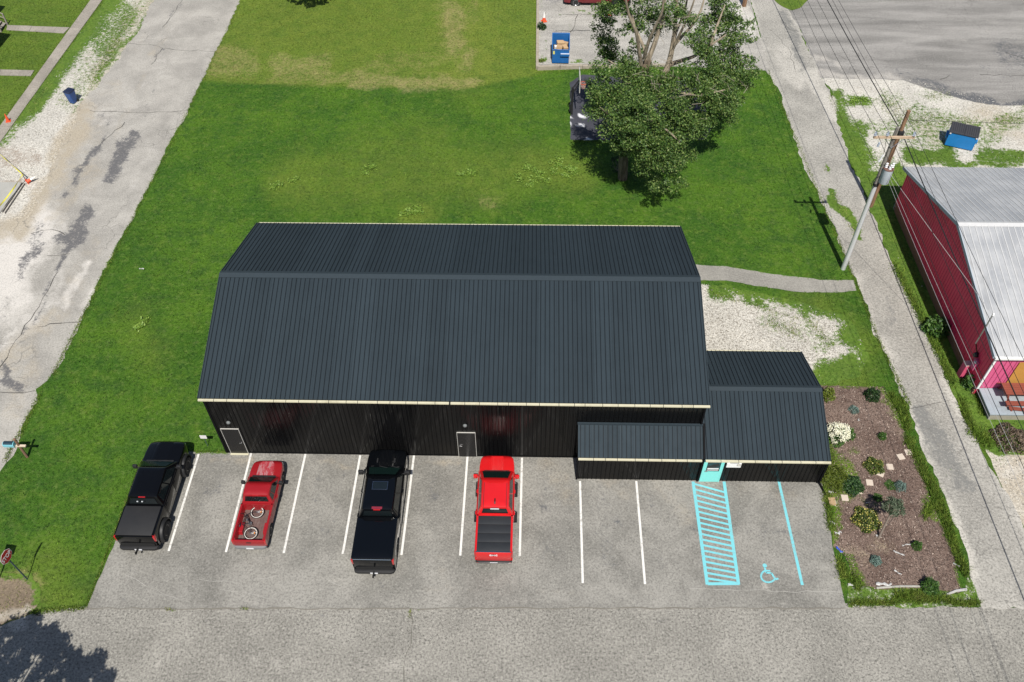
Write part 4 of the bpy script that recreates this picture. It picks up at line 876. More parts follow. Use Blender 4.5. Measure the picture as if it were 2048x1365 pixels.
def truck(name, label, loc, L, Wd, H, axle, wb, bed, ws0, ws1, belt, hoodf, hoodr, rail, wr, ww, paint, rz=0, rims=M_RIMB, proud=0, flare=0, cover=None, crew=True,
          bumper=M_BLKPL, hood=None, steps=False, roofrear=.12, mirrors=(.2, M_BLKPL), extras=None, spokes=6, lights=True, tumble=.20, group='pickup trucks parked in the stalls'):
    """x right, y forward; origin on the ground at the rear bumper's middle. bed=(y0,y1); ws0/ws1: y of windscreen foot and head."""
    T = thing(name, label, 'pickup truck', loc, rz, group)
    hw = Wd/2; ax = [axle, axle+wb]; ar = wr*1.2; zrock = wr*.98 if wr > .4 else .42
    def zb(y):
        z = zrock
        for a in ax:
            if abs(y-a) < ar: z = max(z, wr+math.sqrt(max(0, ar*ar-(y-a)**2)))
        return z
    def halfw(y):
        w = hw
        s = (y-(L-.75))/.75
        if s > 0: w -= (.045*s+.16*s**4)
        return w
    def stations(a, b):
        ys = set(np.round(np.linspace(a, b, max(2, int((b-a)/.09))), 4).tolist())
        for q in ax:
            for t in (-1.001, -.97, -.85, .85, .97, 1.001):
                if a < q+ar*t < b: ys.add(round(q+ar*t, 4))
        return sorted(ys)
    # --- nose, cabin sides
    c0 = bed[1]+.02; rings = []
    for y in stations(c0, L-.02):
        w = halfw(y); z0 = zb(y)
        if y < ws0: zt = belt
        else: t = (y-ws0)/(L-ws0); zt = hoodr+(hoodf-hoodr)*t**1.5
        s = (y-(L-.28))/.28
        if s > 0: zt -= .16*s**2.2
        zs = min(zt-.07, max(z0+.05, zt-.10))
        bulge = .012
        half = [(w-.10, z0), (w-.012, z0+.02), (w+bulge*.4, z0+(zs-z0)*.35), (w+bulge, z0+(zs-z0)*.75), (w, zs), (w-.025, zt-.03), (w-.09, zt), (w*.62, zt+.022), (w*.56, zt+(.045 if y > ws0 and s < 0 else .025)), (0, zt+(.05 if y > ws0 and s < 0 else .03))]
        rings.append([(x, y, z) for x, z in half]+[(-x, y, z) for x, z in half[-2::-1]])
    mb = MB(); mb.loft(rings, 0, False, False); n = len(rings[0])
    mb.f.append(list(range(n))); mb.m.append(0); mb.f.append([len(mb.v)-n+i for i in range(n)]); mb.m.append(0)
    body = mb.obj('body', paint, T, True)
    u = MB(); u.box(-hw+.14, hw-.14, .12, L-.15, wr*.7, min(rail-.55, zrock+.35)); u.obj('chassis', M_UNDER, T)
    if hood:
        h = MB(); rr = []
        for t in np.linspace(.05, .93, 9):
            y = ws0+(L-.12-ws0)*t; tt = (y-ws0)/(L-ws0); zt = hoodr+(hoodf-hoodr)*tt**1.5+.052; w = halfw(y)*.54*(1-.25*(t > .9))
            rr.append([(-w, y, zt-.03), (-w*.86, y, zt+.012), (-w*.5, y, zt+.004), (0, y, zt+.01), (w*.5, y, zt+.004), (w*.86, y, zt+.012), (w, y, zt-.03)])
        h.loft(rr, 0, False, False); h.obj('hood', hood, T, True)
    # --- bed
    rings = []; fl = rail-.53
    for y in stations(bed[0], bed[1]):
        z0 = zb(y); w = hw
        half = [(w-.10, z0), (w-.01, z0+.02), (w+.006, z0+(rail-z0)*.4), (w+.008, rail-.16), (w-.008, rail-.02), (w-.03, rail), (w-.10, rail), (w-.115, rail-.02), (w-.115, fl+.01), (w-.12, fl), (0, fl)]
        rings.append([(x, y, z) for x, z in half]+[(-x, y, z) for x, z in half[-2::-1]])
    mb = MB(); mb.loft(rings, 0, False, False); bedo = mb.obj('bed', paint, T, True)
    f = MB(); f.box(-hw+.12, hw-.12, bed[0], bed[1], fl+.003, fl+.012)
    for i in range(9): xx = -hw+.2+(Wd-.4)*i/8; f.box(xx-.035, xx+.035, bed[0], bed[1], fl+.012, fl+.024)
    f.obj('bed_floor', M_BEDFLOOR, bedo)
    f = MB(); f.box(-hw+.03, hw-.03, bed[1]-.05, bed[1]+.0, fl, rail); f.obj('bed_front_wall', paint, bedo)
    for s in (-1, 1):
        f = MB(); f.prism([(axle-ar*.8, fl), (axle-ar*.62, fl+.2), (axle+ar*.62, fl+.2), (axle+ar*.8, fl)], 0, s*(hw-.115), s*(hw-.30)); f.obj('wheel_hump', paint, bedo, False, .02)
    tg = MB(); tg.box(-hw+.07, hw-.07, bed[0]-.075, bed[0]-.003, zrock+.06, rail-.015); TG = tg.obj('tailgate', paint, T, True, .018)
    k = MB(); k.box(-.11, .11, bed[0]-.088, bed[0]-.07, rail-.22, rail-.15); k.obj('tailgate_handle', M_BLKPL, TG)
    for s in (-1, 1):
        q = MB(); q.box(min(s*(hw-.15), s*(hw+.012)), max(s*(hw-.15), s*(hw+.012)), bed[0]-.06, bed[0]+.10, rail-.46, rail-.06); q.obj('tail_light', M_RED, T, True, .02)
    # --- cabin top
    g = MB(); gh = [(0, 0, 0), (.35, .37, .37), (.75, .78, .78), (.93, .95, .95), (1, 1.06, 1.03)]
    y0a, y0b_, y1a, y1b_ = c0+.02, c0+roofrear, ws0-.02, ws1; wa, wb2 = hw-.045, hw-tumble
    ringz = []
    for t, tw, ty in gh:
        ringz.append(superring(wa+(wb2-wa)*tw, y0a+(y0b_-y0a)*ty, y1a+(y1b_-y1a)*ty, belt+(H-.05-belt)*t, .09))
    ringz.append(superring(wb2-.10, y0b_+.08, y1b_-.09, H-.015, .09)); ri_ = min(.3, (y1b_-y0b_)*.3); ringz.append(superring(wb2-.3, y0b_+ri_, y1b_-ri_, H, .06))
    g.loft(ringz); cab = g.obj('cab', paint, T, True)
    def facequad(nm, P00, P10, P11, P01, out, mat, u0, u1, v0, v1, nu=4, bow=0):
        P00, P10, P11, P01, out = map(Vector, (P00, P10, P11, P01, out)); m_ = MB(); gv = []
        for j in range(3):
            for i in range(nu+1):
                uu = u0+(u1-u0)*i/nu; vv = v0+(v1-v0)*j/2
                p = (P00*(1-uu)+P10*uu)*(1-vv)+(P01*(1-uu)+P11*uu)*vv; gv.append(tuple(p+out*(.010+bow*(1-(2*uu-1)**2))))
        m_.add(gv, [(j*(nu+1)+i, j*(nu+1)+i+1, (j+1)*(nu+1)+i+1, (j+1)*(nu+1)+i) for j in range(2) for i in range(nu)])
        return m_.obj(nm, mat, cab, True)
    zt_ = H-.05
    facequad('windscreen', (-wa, y1a, belt), (wa, y1a, belt), (wb2, y1b_, zt_), (-wb2, y1b_, zt_), (0, .6, .8), M_WSGLASS, .07, .93, .06, .88, 6, .01)
    facequad('rear_window', (wa, y0a, belt), (-wa, y0a, belt), (-wb2, y0b_, zt_), (wb2, y0b_, zt_), (0, -1, .1), M_VGLASS, .10, .90, .22, .82, 4)
    for s in (-1, 1):
        A, B_, C_, D_ = (s*wa, y0a, belt), (s*wa, y1a, belt), (s*wb2, y1b_, zt_), (s*wb2, y0b_, zt_); o_ = (s, 0, .25)
        if crew:
            facequad('side_window', A, B_, C_, D_, o_, M_VGLASS, .08, .46, .10, .86, 2); facequad('side_window', A, B_, C_, D_, o_, M_VGLASS, .49, .90, .10, .86, 2)
        else: facequad('side_window', A, B_, C_, D_, o_, M_VGLASS, .34, .90, .10, .86, 2); facequad('side_window', A, B_, C_, D_, o_, M_VGLASS, .08, .30, .14, .82, 2)
        spans = [(c0+.06, (c0+ws0)/2-.02), ((c0+ws0)/2+.0, ws0+.02)] if crew else [(c0+.35, ws0+.04)]
        for a, b_ in spans:
            a2 = max(a, axle+ar+.05); m_ = MB()
            m_.prism([(a2, zrock+.10), (b_, zrock+.10), (b_, belt-.07), (a2, belt-.07)], 0, s*(hw+.004), s*(hw+.022)); dd = m_.obj('door', paint, T, True, .008)
            m_ = MB(); m_.box(min(s*(hw+.02), s*(hw+.06)), max(s*(hw+.02), s*(hw+.06)), a2+.06, a2+.24, belt-.17, belt-.14); m_.obj('handle', M_CHROME if mirrors[1] is M_CHROME else paint, dd)
        mw = mirrors[0]; m_ = MB(); m_.tube([(s*(hw-.04), ws0-.42, belt+.05), (s*(hw+.08), ws0-.40, belt+.08)], .03, 5)
        m_.box(min(s*(hw+.04), s*(hw+.04+mw)), max(s*(hw+.04), s*(hw+.04+mw)), ws0-.46, ws0-.33, belt-.02, belt+.02+mw*.9); m_.obj('mirror', mirrors[1], T, True, .025)
    m_ = MB(); m_.box(-hw*.72, hw*.72, ws0-.05, ws0+.05, hoodr+.03, hoodr+.056); cw = m_.obj('cowl', M_BLKPL, T, True, .01)
    for s in (-.28, .28): m_ = MB(); m_.tube([(s, ws0+.03, hoodr+.075), (s+.42, ws0-.10, hoodr+.12)], .011, 4); m_.obj('wiper', M_BLKPL, cw)
    m_ = MB(); m_.box(-.16, .16, y0b_-.035, y0b_+.02, H-.085, H-.05); m_.obj('brake_light', M_RED, cab)
    # --- bumpers, lights, grille
    m_ = MB(); poly = [(-hw+.06, .02), (-hw+.20, -.03), (hw-.20, -.03), (hw-.06, .02), (hw-.02, bed[0]-.05), (-hw+.02, bed[0]-.05)]
    m_.loft([[(x, y, zrock-.04) for x, y in poly], [(x, y, zrock+.13) for x, y in poly]]); rbm = m_.obj('rear_bumper', bumper, T, True, .015)
    m_ = MB(); m_.box(-.17, .17, -.036, -.02, zrock-.0, zrock+.10); m_.obj('licence_plate', M_PLATE, rbm)
    m_ = MB(); m_.box(-hw*.80, hw*.80, L-.12, L+.03, zrock-.02, zrock+.2); m_.obj('front_bumper', bumper, T, True, .03)
    m_ = MB(); m_.box(-hw*.52, hw*.52, L-.08, L+.015, zrock+.24, hoodf-.22); m_.obj('grille', M_BLKPL, T, False, .01)
    for s in (-1, 1):
        m_ = MB(); m_.box(min(s*hw*.55, s*hw*.84), max(s*hw*.55, s*hw*.84), L-.2, L-.02, hoodf-.40, hoodf-.2); m_.obj('headlight', M_CLEAR, T, False, .02)
    # --- wheels
    ty, ri = wheel_meshes(wr, ww, rims, spokes)
    for a in ax:
        for s in (-1, 1):
            w_ = inst('wheel', ri, T, (s*(hw-ww/2-.03+proud), a, wr), (0, 0, 0 if s > 0 else math.pi)); inst('tyre', ty, w_)
            if flare:
                m_ = MB(); rr = []
                for i in range(15):
                    t = math.pi*(-.08+1.16*i/14); c_, s2 = math.cos(t), math.sin(t)
                    rr.append([(s*(hw-.02), a+ar*1.0*c_, wr+ar*1.0*s2), (s*(hw+flare), a+ar*1.01*c_, wr+ar*1.01*s2), (s*(hw+flare*.8), a+ar*1.1*c_, wr+ar*1.12*s2), (s*(hw-.02), a+ar*1.17*c_, wr+ar*1.17*s2)])
                m_.loft(rr); m_.obj('fender_flare', M_BLKPL, T, True)
    # --- bed cover
    if cover == 'soft':
        m_ = MB(); m_.box(-hw+.09, hw-.09, bed[0]-.02, bed[1]-.03, rail+.002, rail+.04); m_.obj('tonneau_cover', M_SOFT, T, True, .02)
    elif cover == 'lid':
        m_ = MB(); m_.loft([superring(hw-.01, bed[0]-.06, bed[1]-.0, rail+.005, .07), superring(hw-.015, bed[0]-.055, bed[1]-.01, rail+.07, .07), superring(hw-.09, bed[0]+.02, bed[1]-.07, rail+.105, .07), superring(hw-.4, bed[0]+.4, bed[1]-.4, rail+.115, .07)]); lid = m_.obj('bed_lid', paint, T, True)
        m_ = MB(); m_.tube([(-hw*.9, bed[0]-.06, rail+.02), (hw*.9, bed[0]-.06, rail+.02)], .018, 5); m_.obj('lid_edge', M_CHROME, lid)
    elif cover == 'fold':
        n4 = 4; seg = (bed[1]-bed[0]-.06)/n4
        for i in range(n4):
            m_ = MB(); m_.box(-hw+.10, hw-.10, bed[0]+.0+seg*i+.006, bed[0]+.0+seg*(i+1)-.006, rail-.015, rail+.022); m_.obj('tonneau_panel', M_FOLD, T, True, .012)
        m_ = MB(); m_.box(-hw+.06, hw-.06, bed[0]-.055, bed[0]-.012, rail-.012, rail+.028); m_.obj('cover_rail', M_CHROME, T)
    if steps:
        for s in (-1, 1):
            for a, b_ in ((ws0-.95, ws0-.05), (c0+.1, c0+.75)):
                m_ = MB(); xx = s*(hw+.13); m_.tube([(s*(hw-.1), a, zrock+.0), (xx, a+.06, zrock-.1), (xx, b_-.06, zrock-.1), (s*(hw-.1), b_, zrock+.0)], .035, 6); m_.box(min(xx, s*(hw+.0)), max(xx, s*(hw+.0)), a+.12, b_-.12, zrock-.11, zrock-.085); m_.obj('side_step', M_BLKPL, T)
    if extras: extras(T, hw, cab)
    return T
M_FOLD = simple('folding_cover', (.020, .022, .025), .5, .15, 3)
P_BLACK = car_paint('black_car_paint', (.0025, .0026, .0031), .16, None, .30, .2); P_BLACK2 = car_paint('gloss_black_car_paint', (.0022, .0027, .0036), .12, None, .45, .2)
P_RED = car_paint('bright_red_car_paint', (.52, .010, .012), .2); P_DULL = car_paint('faded_red_paint', (.25, .008, .012), .38, None, .5, .3)
P_HOODWORN = car_paint('sun_worn_hood', (.30, .03, .04), .4, ((.36, .17, .18), (.14, .10, .10))); P_BURG = car_paint('burgundy_car_paint', (.14, .008, .014), .2)

def ex1(T, hw, cab):
    m_ = MB(); m_.box(-.035, .035, -.32, .0, .55, .61); m_.tube([(0, -.28, .6), (0, -.28, .70)], .03, 8); m_.obj('tow_hitch', M_UNDER, T)
    for i, s in enumerate((-.11, .11)): m_ = MB(); m_.box(s-.035, s+.035, 1.66, 1.70, 1.86, 1.90); m_.obj('cargo_lamp', M_CLEAR, cab)
truck('pickup_truck', 'raised black crew cab pickup with dark tonneau cover and wide tyres beside the lawn', (-17.2, -5.72, 0), 5.62, 1.86, 1.92, 1.02, 3.58, (.22, 1.75), 4.28, 3.58, 1.34, 1.22, 1.30, 1.38, .44, .32, P_BLACK, proud=.14, flare=.13, cover='soft', hood=P_BLACK, extras=ex1, spokes=8, tumble=.26, roofrear=.18)
def ex2(T, hw, cab): pass
truck('pickup_truck', 'small faded red pickup with worn hood and a bicycle lying in its open bed', (-12.05, -5.56, 0), 4.6, 1.56, 1.56, .95, 2.85, (.14, 2.02), 3.54, 2.86, 1.0, .90, .97, 1.02, .33, .21, P_DULL, hood=P_HOODWORN, crew=False, rims=M_RIMS, bumper=simple('dull_bumper', (.16, .165, .17), .4, .1), mirrors=(.17, M_BLKPL), roofrear=.16, tumble=.17)
def ex3(T, hw, cab):
    m_ = MB(); m_.box(-.035, .035, -.3, .0, .52, .58); m_.tube([(0, -.26, .58), (0, -.26, .66)], .03, 8); m_.obj('tow_hitch', M_UNDER, T)
    m_ = MB()
    for b_ in ((-.36, .36, 3.84, 3.855, 1.975, 1.985), (-.36, .36, 3.42, 3.435, 1.975, 1.985), (-.36, -.345, 3.435, 3.84, 1.975, 1.985), (.345, .36, 3.435, 3.84, 1.975, 1.985)): m_.box(*b_)
    m_.obj('sunroof_frame', M_CHROME, cab); m_ = MB(); m_.box(-.34, .34, 3.44, 3.83, 1.972, 1.98); m_.obj('sunroof', M_VGLASS, cab)
    m_ = MB(); m_.box(-.24, .24, 2.40, 2.52, 1.935, 1.965); m_.obj('brake_light', simple('brake_light_maroon', (.17, .02, .035), .3), cab)
    m_ = MB(); m_.box(-.26, .26, 5.86, 5.98, 1.275, 1.31); m_.obj('hood_scoop', M_CHROME, T, False, .01)
    for s in (-1, 1):
        m_ = MB(); m_.box(s*.42-.03, s*.42+.03, 5.2, 5.55, 1.37, 1.385); m_.obj('hood_vent', M_BLKPL, T)
truck('pickup_truck', 'long glossy black heavy duty pickup with a hard bed lid parked nose to the wall', (-6.15, -6.68, 0), 6.26, 1.90, 1.97, 1.25, 3.75, (.2, 2.26), 5.06, 4.22, 1.38, 1.24, 1.33, 1.42, .42, .27, P_BLACK2, cover='lid', hood=P_BLACK2, mirrors=(.24, M_BLKPL), extras=ex3, spokes=6, tumble=.25)
def ex4(T, hw, cab):
    m_ = MB(); m_.prism([(2.25, 1.80), (2.55, 1.80), (2.33, 1.88)], 0, -.03, .03); m_.obj('roof_antenna', M_BLKPL, cab)
    for s in (-1, 1): m_ = MB(); m_.box(s*.53-.01, s*.53+.01, 2.1, 3.4, 1.772, 1.79); m_.obj('roof_channel', M_BLKPL, cab)
    m_ = MB(); m_.box(-.2, .2, 1.98, 2.03, 1.755, 1.785); m_.obj('cargo_lamp', M_CLEAR, cab)
    M = Matrix.Translation((0, .035, 1.06)) @ Matrix.Rotation(math.pi/2, 4, 'X')
    lettering('tailgate_lettering', 'GMC', .17, M_PLATE, T, M, .006)
    m_ = MB(); m_.box(-.78, .78, -.045, -.02, .44, .50); m_.obj('bumper_trim', M_CHROME, T)
truck('pickup_truck', 'bright red crew cab pickup with folding black bed cover parked by the middle door', (-.76, -6.08, 0), 5.5, 1.72, 1.80, 1.05, 3.25, (.12, 1.98), 4.44, 3.62, 1.22, 1.06, 1.13, 1.28, .39, .25, P_RED, cover='fold', hood=P_RED, steps=True, extras=ex4, mirrors=(.2, P_RED), rims=M_RIMS, tumble=.22)
truck('pickup_truck', 'burgundy pickup with silver wheels seen in part at the top of the pale pad', (9.1, 47.35, .06), 5.75, 1.98, 1.92, 1.15, 3.55, (.2, 1.95), 4.5, 3.75, 1.34, 1.2, 1.28, 1.38, .41, .27, P_BURG, rz=math.pi/2, rims=M_RIMS, mirrors=(.2, M_BLKPL), group='pickup trucks')

# ---- bicycle lying in the small red pickup's bed
M_BIKE = simple('bike_frame_black', (.012, .014, .018), .35); M_BRIM = simple('white_bike_rim', (.62, .60, .55), .5); M_SPOKE = simple('bike_spoke', (.3, .3, .3), .4, metal=.8)
zb_ = .62
w1 = G(515, 1026, zb_); w2 = G(502, 1068, zb_)
mid = (w1+w2)/2; vx = (w1-w2)[:2]; ang = math.atan2(vx[1], vx[0]); hl = np.hypot(*vx)/2
BK = thing('bicycle', 'black bicycle with white rims lying on its side in the faded red truck bed', 'bicycle', (mid[0], mid[1], zb_), ang)
def ring_mesh(name, R1, r, mat, n=28, k=6):
    mb = MB(); V = []; F = []
    for i in range(n):
        a = 2*math.pi*i/n
        for j in range(k): b_ = 2*math.pi*j/k; V.append(((R1+r*math.cos(b_))*math.cos(a), (R1+r*math.cos(b_))*math.sin(a), r*math.sin(b_)))
    for i in range(n):
        for j in range(k): F.append((i*k+j, ((i+1) % n)*k+j, ((i+1) % n)*k+(j+1) % k, i*k+(j+1) % k))
    return mb.add(V, F).mesh(name, mat, True)
wR = .31; tm = ring_mesh('tyre', wR, .022, M_TYRE); rm_ = ring_mesh('rim', wR-.032, .016, M_BRIM)
sp_ = MB()
for i in range(14): a = 2*math.pi*i/14; sp_.tube([(0, 0, 0), ((wR-.03)*math.cos(a), (wR-.03)*math.sin(a), 0)], .0035, 3)
sp_.lathe((0, 0, -.04), (0, 0, 1), [(.03, 0), (.03, .08)], 8); spm = sp_.mesh('spokes', M_SPOKE)
for x, tz in ((hl, .02), (-hl, .0)):
    w_ = inst('wheel', rm_, BK, (x, 0, .04+tz), (.06, -.05, 0)); inst('tyre', tm, w_); inst('spokes', spm, w_)
fr = MB(); bb = (-.05*1, .18*1, .08); hd1 = (hl-.20, .46, .10); st = (-.16, .50, .1)
for a, b_, r in (((-hl, 0, .05), bb, .014), (bb, st, .018), ((-hl, 0, .05), st, .012), (bb, hd1, .024), (st, hd1, .02), (hd1, (hl-.04, .2, .09), .02), ((hl-.04, .2, .09), (hl, 0, .05), .016)): fr.tube([a, b_], r, 6)
fr.obj('frame', M_BIKE, BK)
m_ = MB(); m_.tube([(hd1[0]-.05, hd1[1]+.12, -.02), (hd1[0]-.02, hd1[1]+.06, .1), (hd1[0]-.06, hd1[1]+.10, .32), (hd1[0]-.12, hd1[1]+.16, .4)], .016, 6); m_.obj('handlebar', M_BIKE, BK)
m_ = MB(); m_.ball((st[0]-.03, st[1]+.10, .1), (.13, .05, .06), 8, 5); m_.obj('saddle', M_BIKE, BK, True)
m_ = MB(); m_.lathe((bb[0], bb[1], .04), (0, 0, 1), [(.09, 0), (.09, .01)], 14); m_.tube([bb, (bb[0]+.1, bb[1]+.14, .14)], .012, 4); m_.tube([bb, (bb[0]-.1, bb[1]-.14, .05)], .012, 4); m_.box(bb[0]+.05, bb[0]+.15, bb[1]+.12, bb[1]+.17, .13, .2); m_.obj('crank', M_SPOKE, BK)
for x in (hl, -hl): m_ = MB(); m_.box(x-.02, x+.06, -.2, -.16, .05, .075); m_.obj('reflector', M_AMBER, BK)

# ================================================================ STREET FURNITURE
def blue(name, c=(.012, .10, .30)): return simple(name, c, .5, .2, 3, dirt=((.03, .09, .2), .5))
M_BLUE = blue('dumpster_blue'); M_BLUE2 = blue('dumpster_blue_bright', (.012, .16, .42)); M_BLKLID = simple('black_lid', (.035, .036, .042), .5, .15)
M_CARD = simple('cardboard', (.40, .27, .15), .85, .15, 4); M_BAG = simple('white_bag', (.62, .62, .62), .5); M_YEL = simple('yellow_label', (.55, .52, .14), .6)
c = (G(1106, 128, .22)+G(1136, 129, .22))/2
D1 = thing('dumpster', 'blue open topped dumpster full of cardboard boxes on the pale parking pad', 'dumpster', (c[0], c[1]+.9, .21), -.02)
hx, ly = .66, .9
m_ = MB(); t = .04
def slope(y): return 1.22+.42*(y+ly)/(2*ly)
m_.prism([(-ly, .1), (ly, .1), (ly, slope(ly)), (-ly, slope(-ly))], 0, -hx, -hx+t); m_.prism([(-ly, .1), (ly, .1), (ly, slope(ly)), (-ly, slope(-ly))], 0, hx-t, hx)
m_.box(-hx+t, hx-t, -ly, -ly+t, .1, slope(-ly)); m_.box(-hx+t, hx-t, ly-t, ly, .1, slope(ly)); m_.box(-hx+t, hx-t, -ly+t, ly-t, .1, .16)
m_.obj('bin_body', M_BLUE, D1, False, .008)
m_ = MB()
for a, b_ in (((-hx, -ly), (hx, -ly)), ((-hx, ly), (hx, ly)), ((-hx, -ly), (-hx, ly)), ((hx, -ly), (hx, ly))): m_.tube([(a[0], a[1], slope(a[1])), (b_[0], b_[1], slope(b_[1]))], .04, 6)
m_.obj('rim', M_BLUE, D1)
m_ = MB(); m_.box(-.02, hx+.03, -ly-.12, -ly-.0, .72, .92); m_.obj('fork_pocket', M_BLUE, D1, False, .01)
m_ = MB(); m_.box(-.0, hx+.02, -ly-.13, -ly-.0, .925, .935); m_.obj('pocket_top', simple('pale_worn_steel', (.5, .55, .6), .5), D1)
m_ = MB(); m_.box(-hx+.06, -hx+.2, -ly-.008, -ly-.001, .85, 1.12); m_.obj('label', M_YEL, D1)
for x in (-hx+.15, hx-.15):
    for y in (-ly+.15, ly-.15): m_ = MB(); m_.lathe((x-.03, y, .055), (1, 0, 0), [(.055, 0), (.055, .06)], 10); m_.obj('caster', M_BLKPL, D1)
for i, (x, y, z, w, l, h, r) in enumerate(((-.05, .35, 1.02, .55, .4, .25, .2), (-.12, -.25, 1.0, .45, .42, .22, -.15), (.32, -.15, .95, .36, .5, .2, .35), (.35, .35, .9, .4, .3, .3, -.3), (-.42, -.1, .95, .2, .25, .2, .1))):
    m_ = MB(); m_.box(-w/2, w/2, -l/2, l/2, 0, h); o = m_.obj('cardboard_box' if i < 4 else 'rubbish_bag', M_CARD if i < 4 else M_BAG, None, False, .006)
    o.location = (c[0]+x, c[1]+.9+y, .21+z-.02); o.rotation_euler = (.12*((-1)**i), .1, r)
    tag(o, ('flattened brown carton at the back of the open dumpster', 'square brown carton at the front left in the open dumpster', 'long brown carton at the front right in the open dumpster', 'small brown carton at the right rear of the open dumpster', 'white rubbish bag at the left side of the open dumpster')[i], 'box' if i < 4 else 'bag', 'rubbish in the blue dumpster')
m_ = MB(); m_.box(-hx+.06, hx-.06, -ly+.06, ly-.06, .2, .72); m_.obj('rubbish_fill', simple('dark_rubbish', (.05, .045, .04), .9, .4, 8), D1)
a, b_ = G(1888, 292), G(1943, 304); ang = math.atan2(b_[1]-a[1], b_[0]-a[0]); L2 = np.hypot(*(b_-a)[:2])
D2 = thing('dumpster', 'bright blue dumpster with closed black ribbed lids on the gravel yard', 'dumpster', tuple((a+b_)/2), ang)
m_ = MB(); hx = L2/2; m_.prism([(0, .08), (.85, .08), (.95, 1.35), (.02, 1.12)], 0, -hx, hx); m_.obj('bin_body', M_BLUE2, D2, False, .012)
for s in (-1, 1):
    m_ = MB(); x0, x1 = (-hx-.03, -.008) if s < 0 else (.008, hx+.03)
    m_.add([(x0, -.03, 1.13), (x1, -.03, 1.13), (x1, .98, 1.37), (x0, .98, 1.37), (x0, -.03, 1.18), (x1, -.03, 1.18), (x1, .98, 1.42), (x0, .98, 1.42)], [(3, 2, 1, 0), (4, 5, 6, 7), (0, 1, 5, 4), (1, 2, 6, 5), (2, 3, 7, 6), (3, 0, 4, 7)])
    for i in range(7):
        xx = x0+(x1-x0)*(i+.5)/7; m_.add([(xx-.035, .03, 1.185), (xx+.035, .03, 1.185), (xx+.035, .92, 1.40), (xx-.035, .92, 1.40), (xx-.022, .05, 1.235), (xx+.022, .05, 1.235), (xx+.022, .9, 1.45), (xx-.022, .9, 1.45)], [(4, 5, 6, 7), (0, 1, 5, 4), (1, 2, 6, 5), (2, 3, 7, 6), (3, 0, 4, 7)])
    m_.obj('lid', M_BLKLID, D2)
    m_ = MB(); m_.box(s*hx if s > 0 else s*hx-.12, s*hx+.12 if s > 0 else s*hx, .2, .9, .55, .72); m_.obj('fork_pocket', M_BLUE2, D2)
for s in (-hx+.06, hx-.06): m_ = MB(); m_.box(s-.05, s+.05, -.05, .0, 1.04, 1.11); m_.obj('lid_stop', M_BAG, D2)
p = G(148, 205)
WB = thing('wheeled_bin', 'dark blue wheeled rubbish bin standing on the gravel verge', 'bin', (p[0], p[1], 0), -.35)
m_ = MB(); m_.loft([superring(.22, -.24, .22, .06, .06), superring(.25, -.28, .26, .5, .06), superring(.29, -.33, .30, .98, .06)]); m_.obj('bin_body', simple('bin_blue', (.012, .055, .20), .35, .15, spec=.6), WB, True)
m_ = MB(); m_.loft([superring(.31, -.36, .33, .99, .06), superring(.31, -.36, .33, 1.03, .06), superring(.24, -.28, .26, 1.09, .06)]); m_.obj('lid', simple('bin_lid_navy', (.012, .018, .045), .45), WB, True)
m_ = MB(); m_.tube([(-.22, .36, .98), (.22, .36, .98)], .02, 6); m_.obj('handle', M_BLKPL, WB)
for s in (-.24, .24): m_ = MB(); m_.lathe((s-.03, .2, .11), (1, 0, 0), [(.11, 0), (.11, .06)], 12); m_.obj('wheel', M_BLKPL, WB)

# basketball hoop
p = G(1143, 229)
HP = thing('basketball_hoop', 'black post basketball hoop with a side on backboard and orange rim by the dark court', 'hoop', (p[0], p[1], 0))
m_ = MB(); m_.box(-.08, .08, -.08, .08, 0, 2.25); m_.obj('post', M_BLKPL, HP, False, .01)
m_ = MB(); m_.box(-.19, -.09, -.07, .07, .3, .85); m_.obj('post_pad', M_BLKPL, HP)
m_ = MB(); m_.tube([(.0, 0, 2.2), (.42, .1, 2.75)], .05, 6); m_.tube([(.0, 0, 1.75), (.42, .1, 2.5)], .04, 6); m_.tube([(-.14, 0, 1.9), (-.14, 0, 1.35)], .03, 5); m_.tube([(-.14, 0, 1.9), (.3, .1, 2.65)], .03, 5); m_.obj('bracket', M_BLKPL, HP)
m_ = MB(); m_.box(.43, .47, -.82, .98, 2.36, 3.30); m_.obj('backboard', simple('clear_backboard', (.42, .45, .48), .15, .05, spec=.8), HP, False, .008)
m_ = MB()
for b_ in ((.42, .48, -.86, 1.02, 2.32, 2.36), (.42, .48, -.86, 1.02, 3.30, 3.34), (.42, .48, -.86, -.82, 2.36, 3.30), (.42, .48, .98, 1.02, 2.36, 3.30)): m_.box(*b_)
m_.obj('backboard_frame', M_ALU, HP)
M_ORANGE = simple('rim_orange', (.55, .10, .03), .5)
o = inst('rim', ring_mesh('rim', .225, .016, M_ORANGE, 24, 6), HP, (.75, .08, 2.55)); m_ = MB(); m_.box(.47, .55, .0, .16, 2.48, 2.56); m_.obj('rim_plate', M_ORANGE, HP)
m_ = MB(); nn = 14
for i in range(nn):
    a = 2*math.pi*i/nn
    for d_ in (1, -1):
        b_ = a+d_*2*math.pi/nn; e_ = a
        m_.tube([(.75+.22*math.cos(a), .08+.22*math.sin(a), 2.54), (.75+.17*math.cos(b_), .08+.17*math.sin(b_), 2.34), (.75+.12*math.cos(e_), .08+.12*math.sin(e_), 2.13)], .008, 3, 0 if True else 0)
net = m_.obj('net', simple('net_cord', (.62, .40, .36), .8), HP)

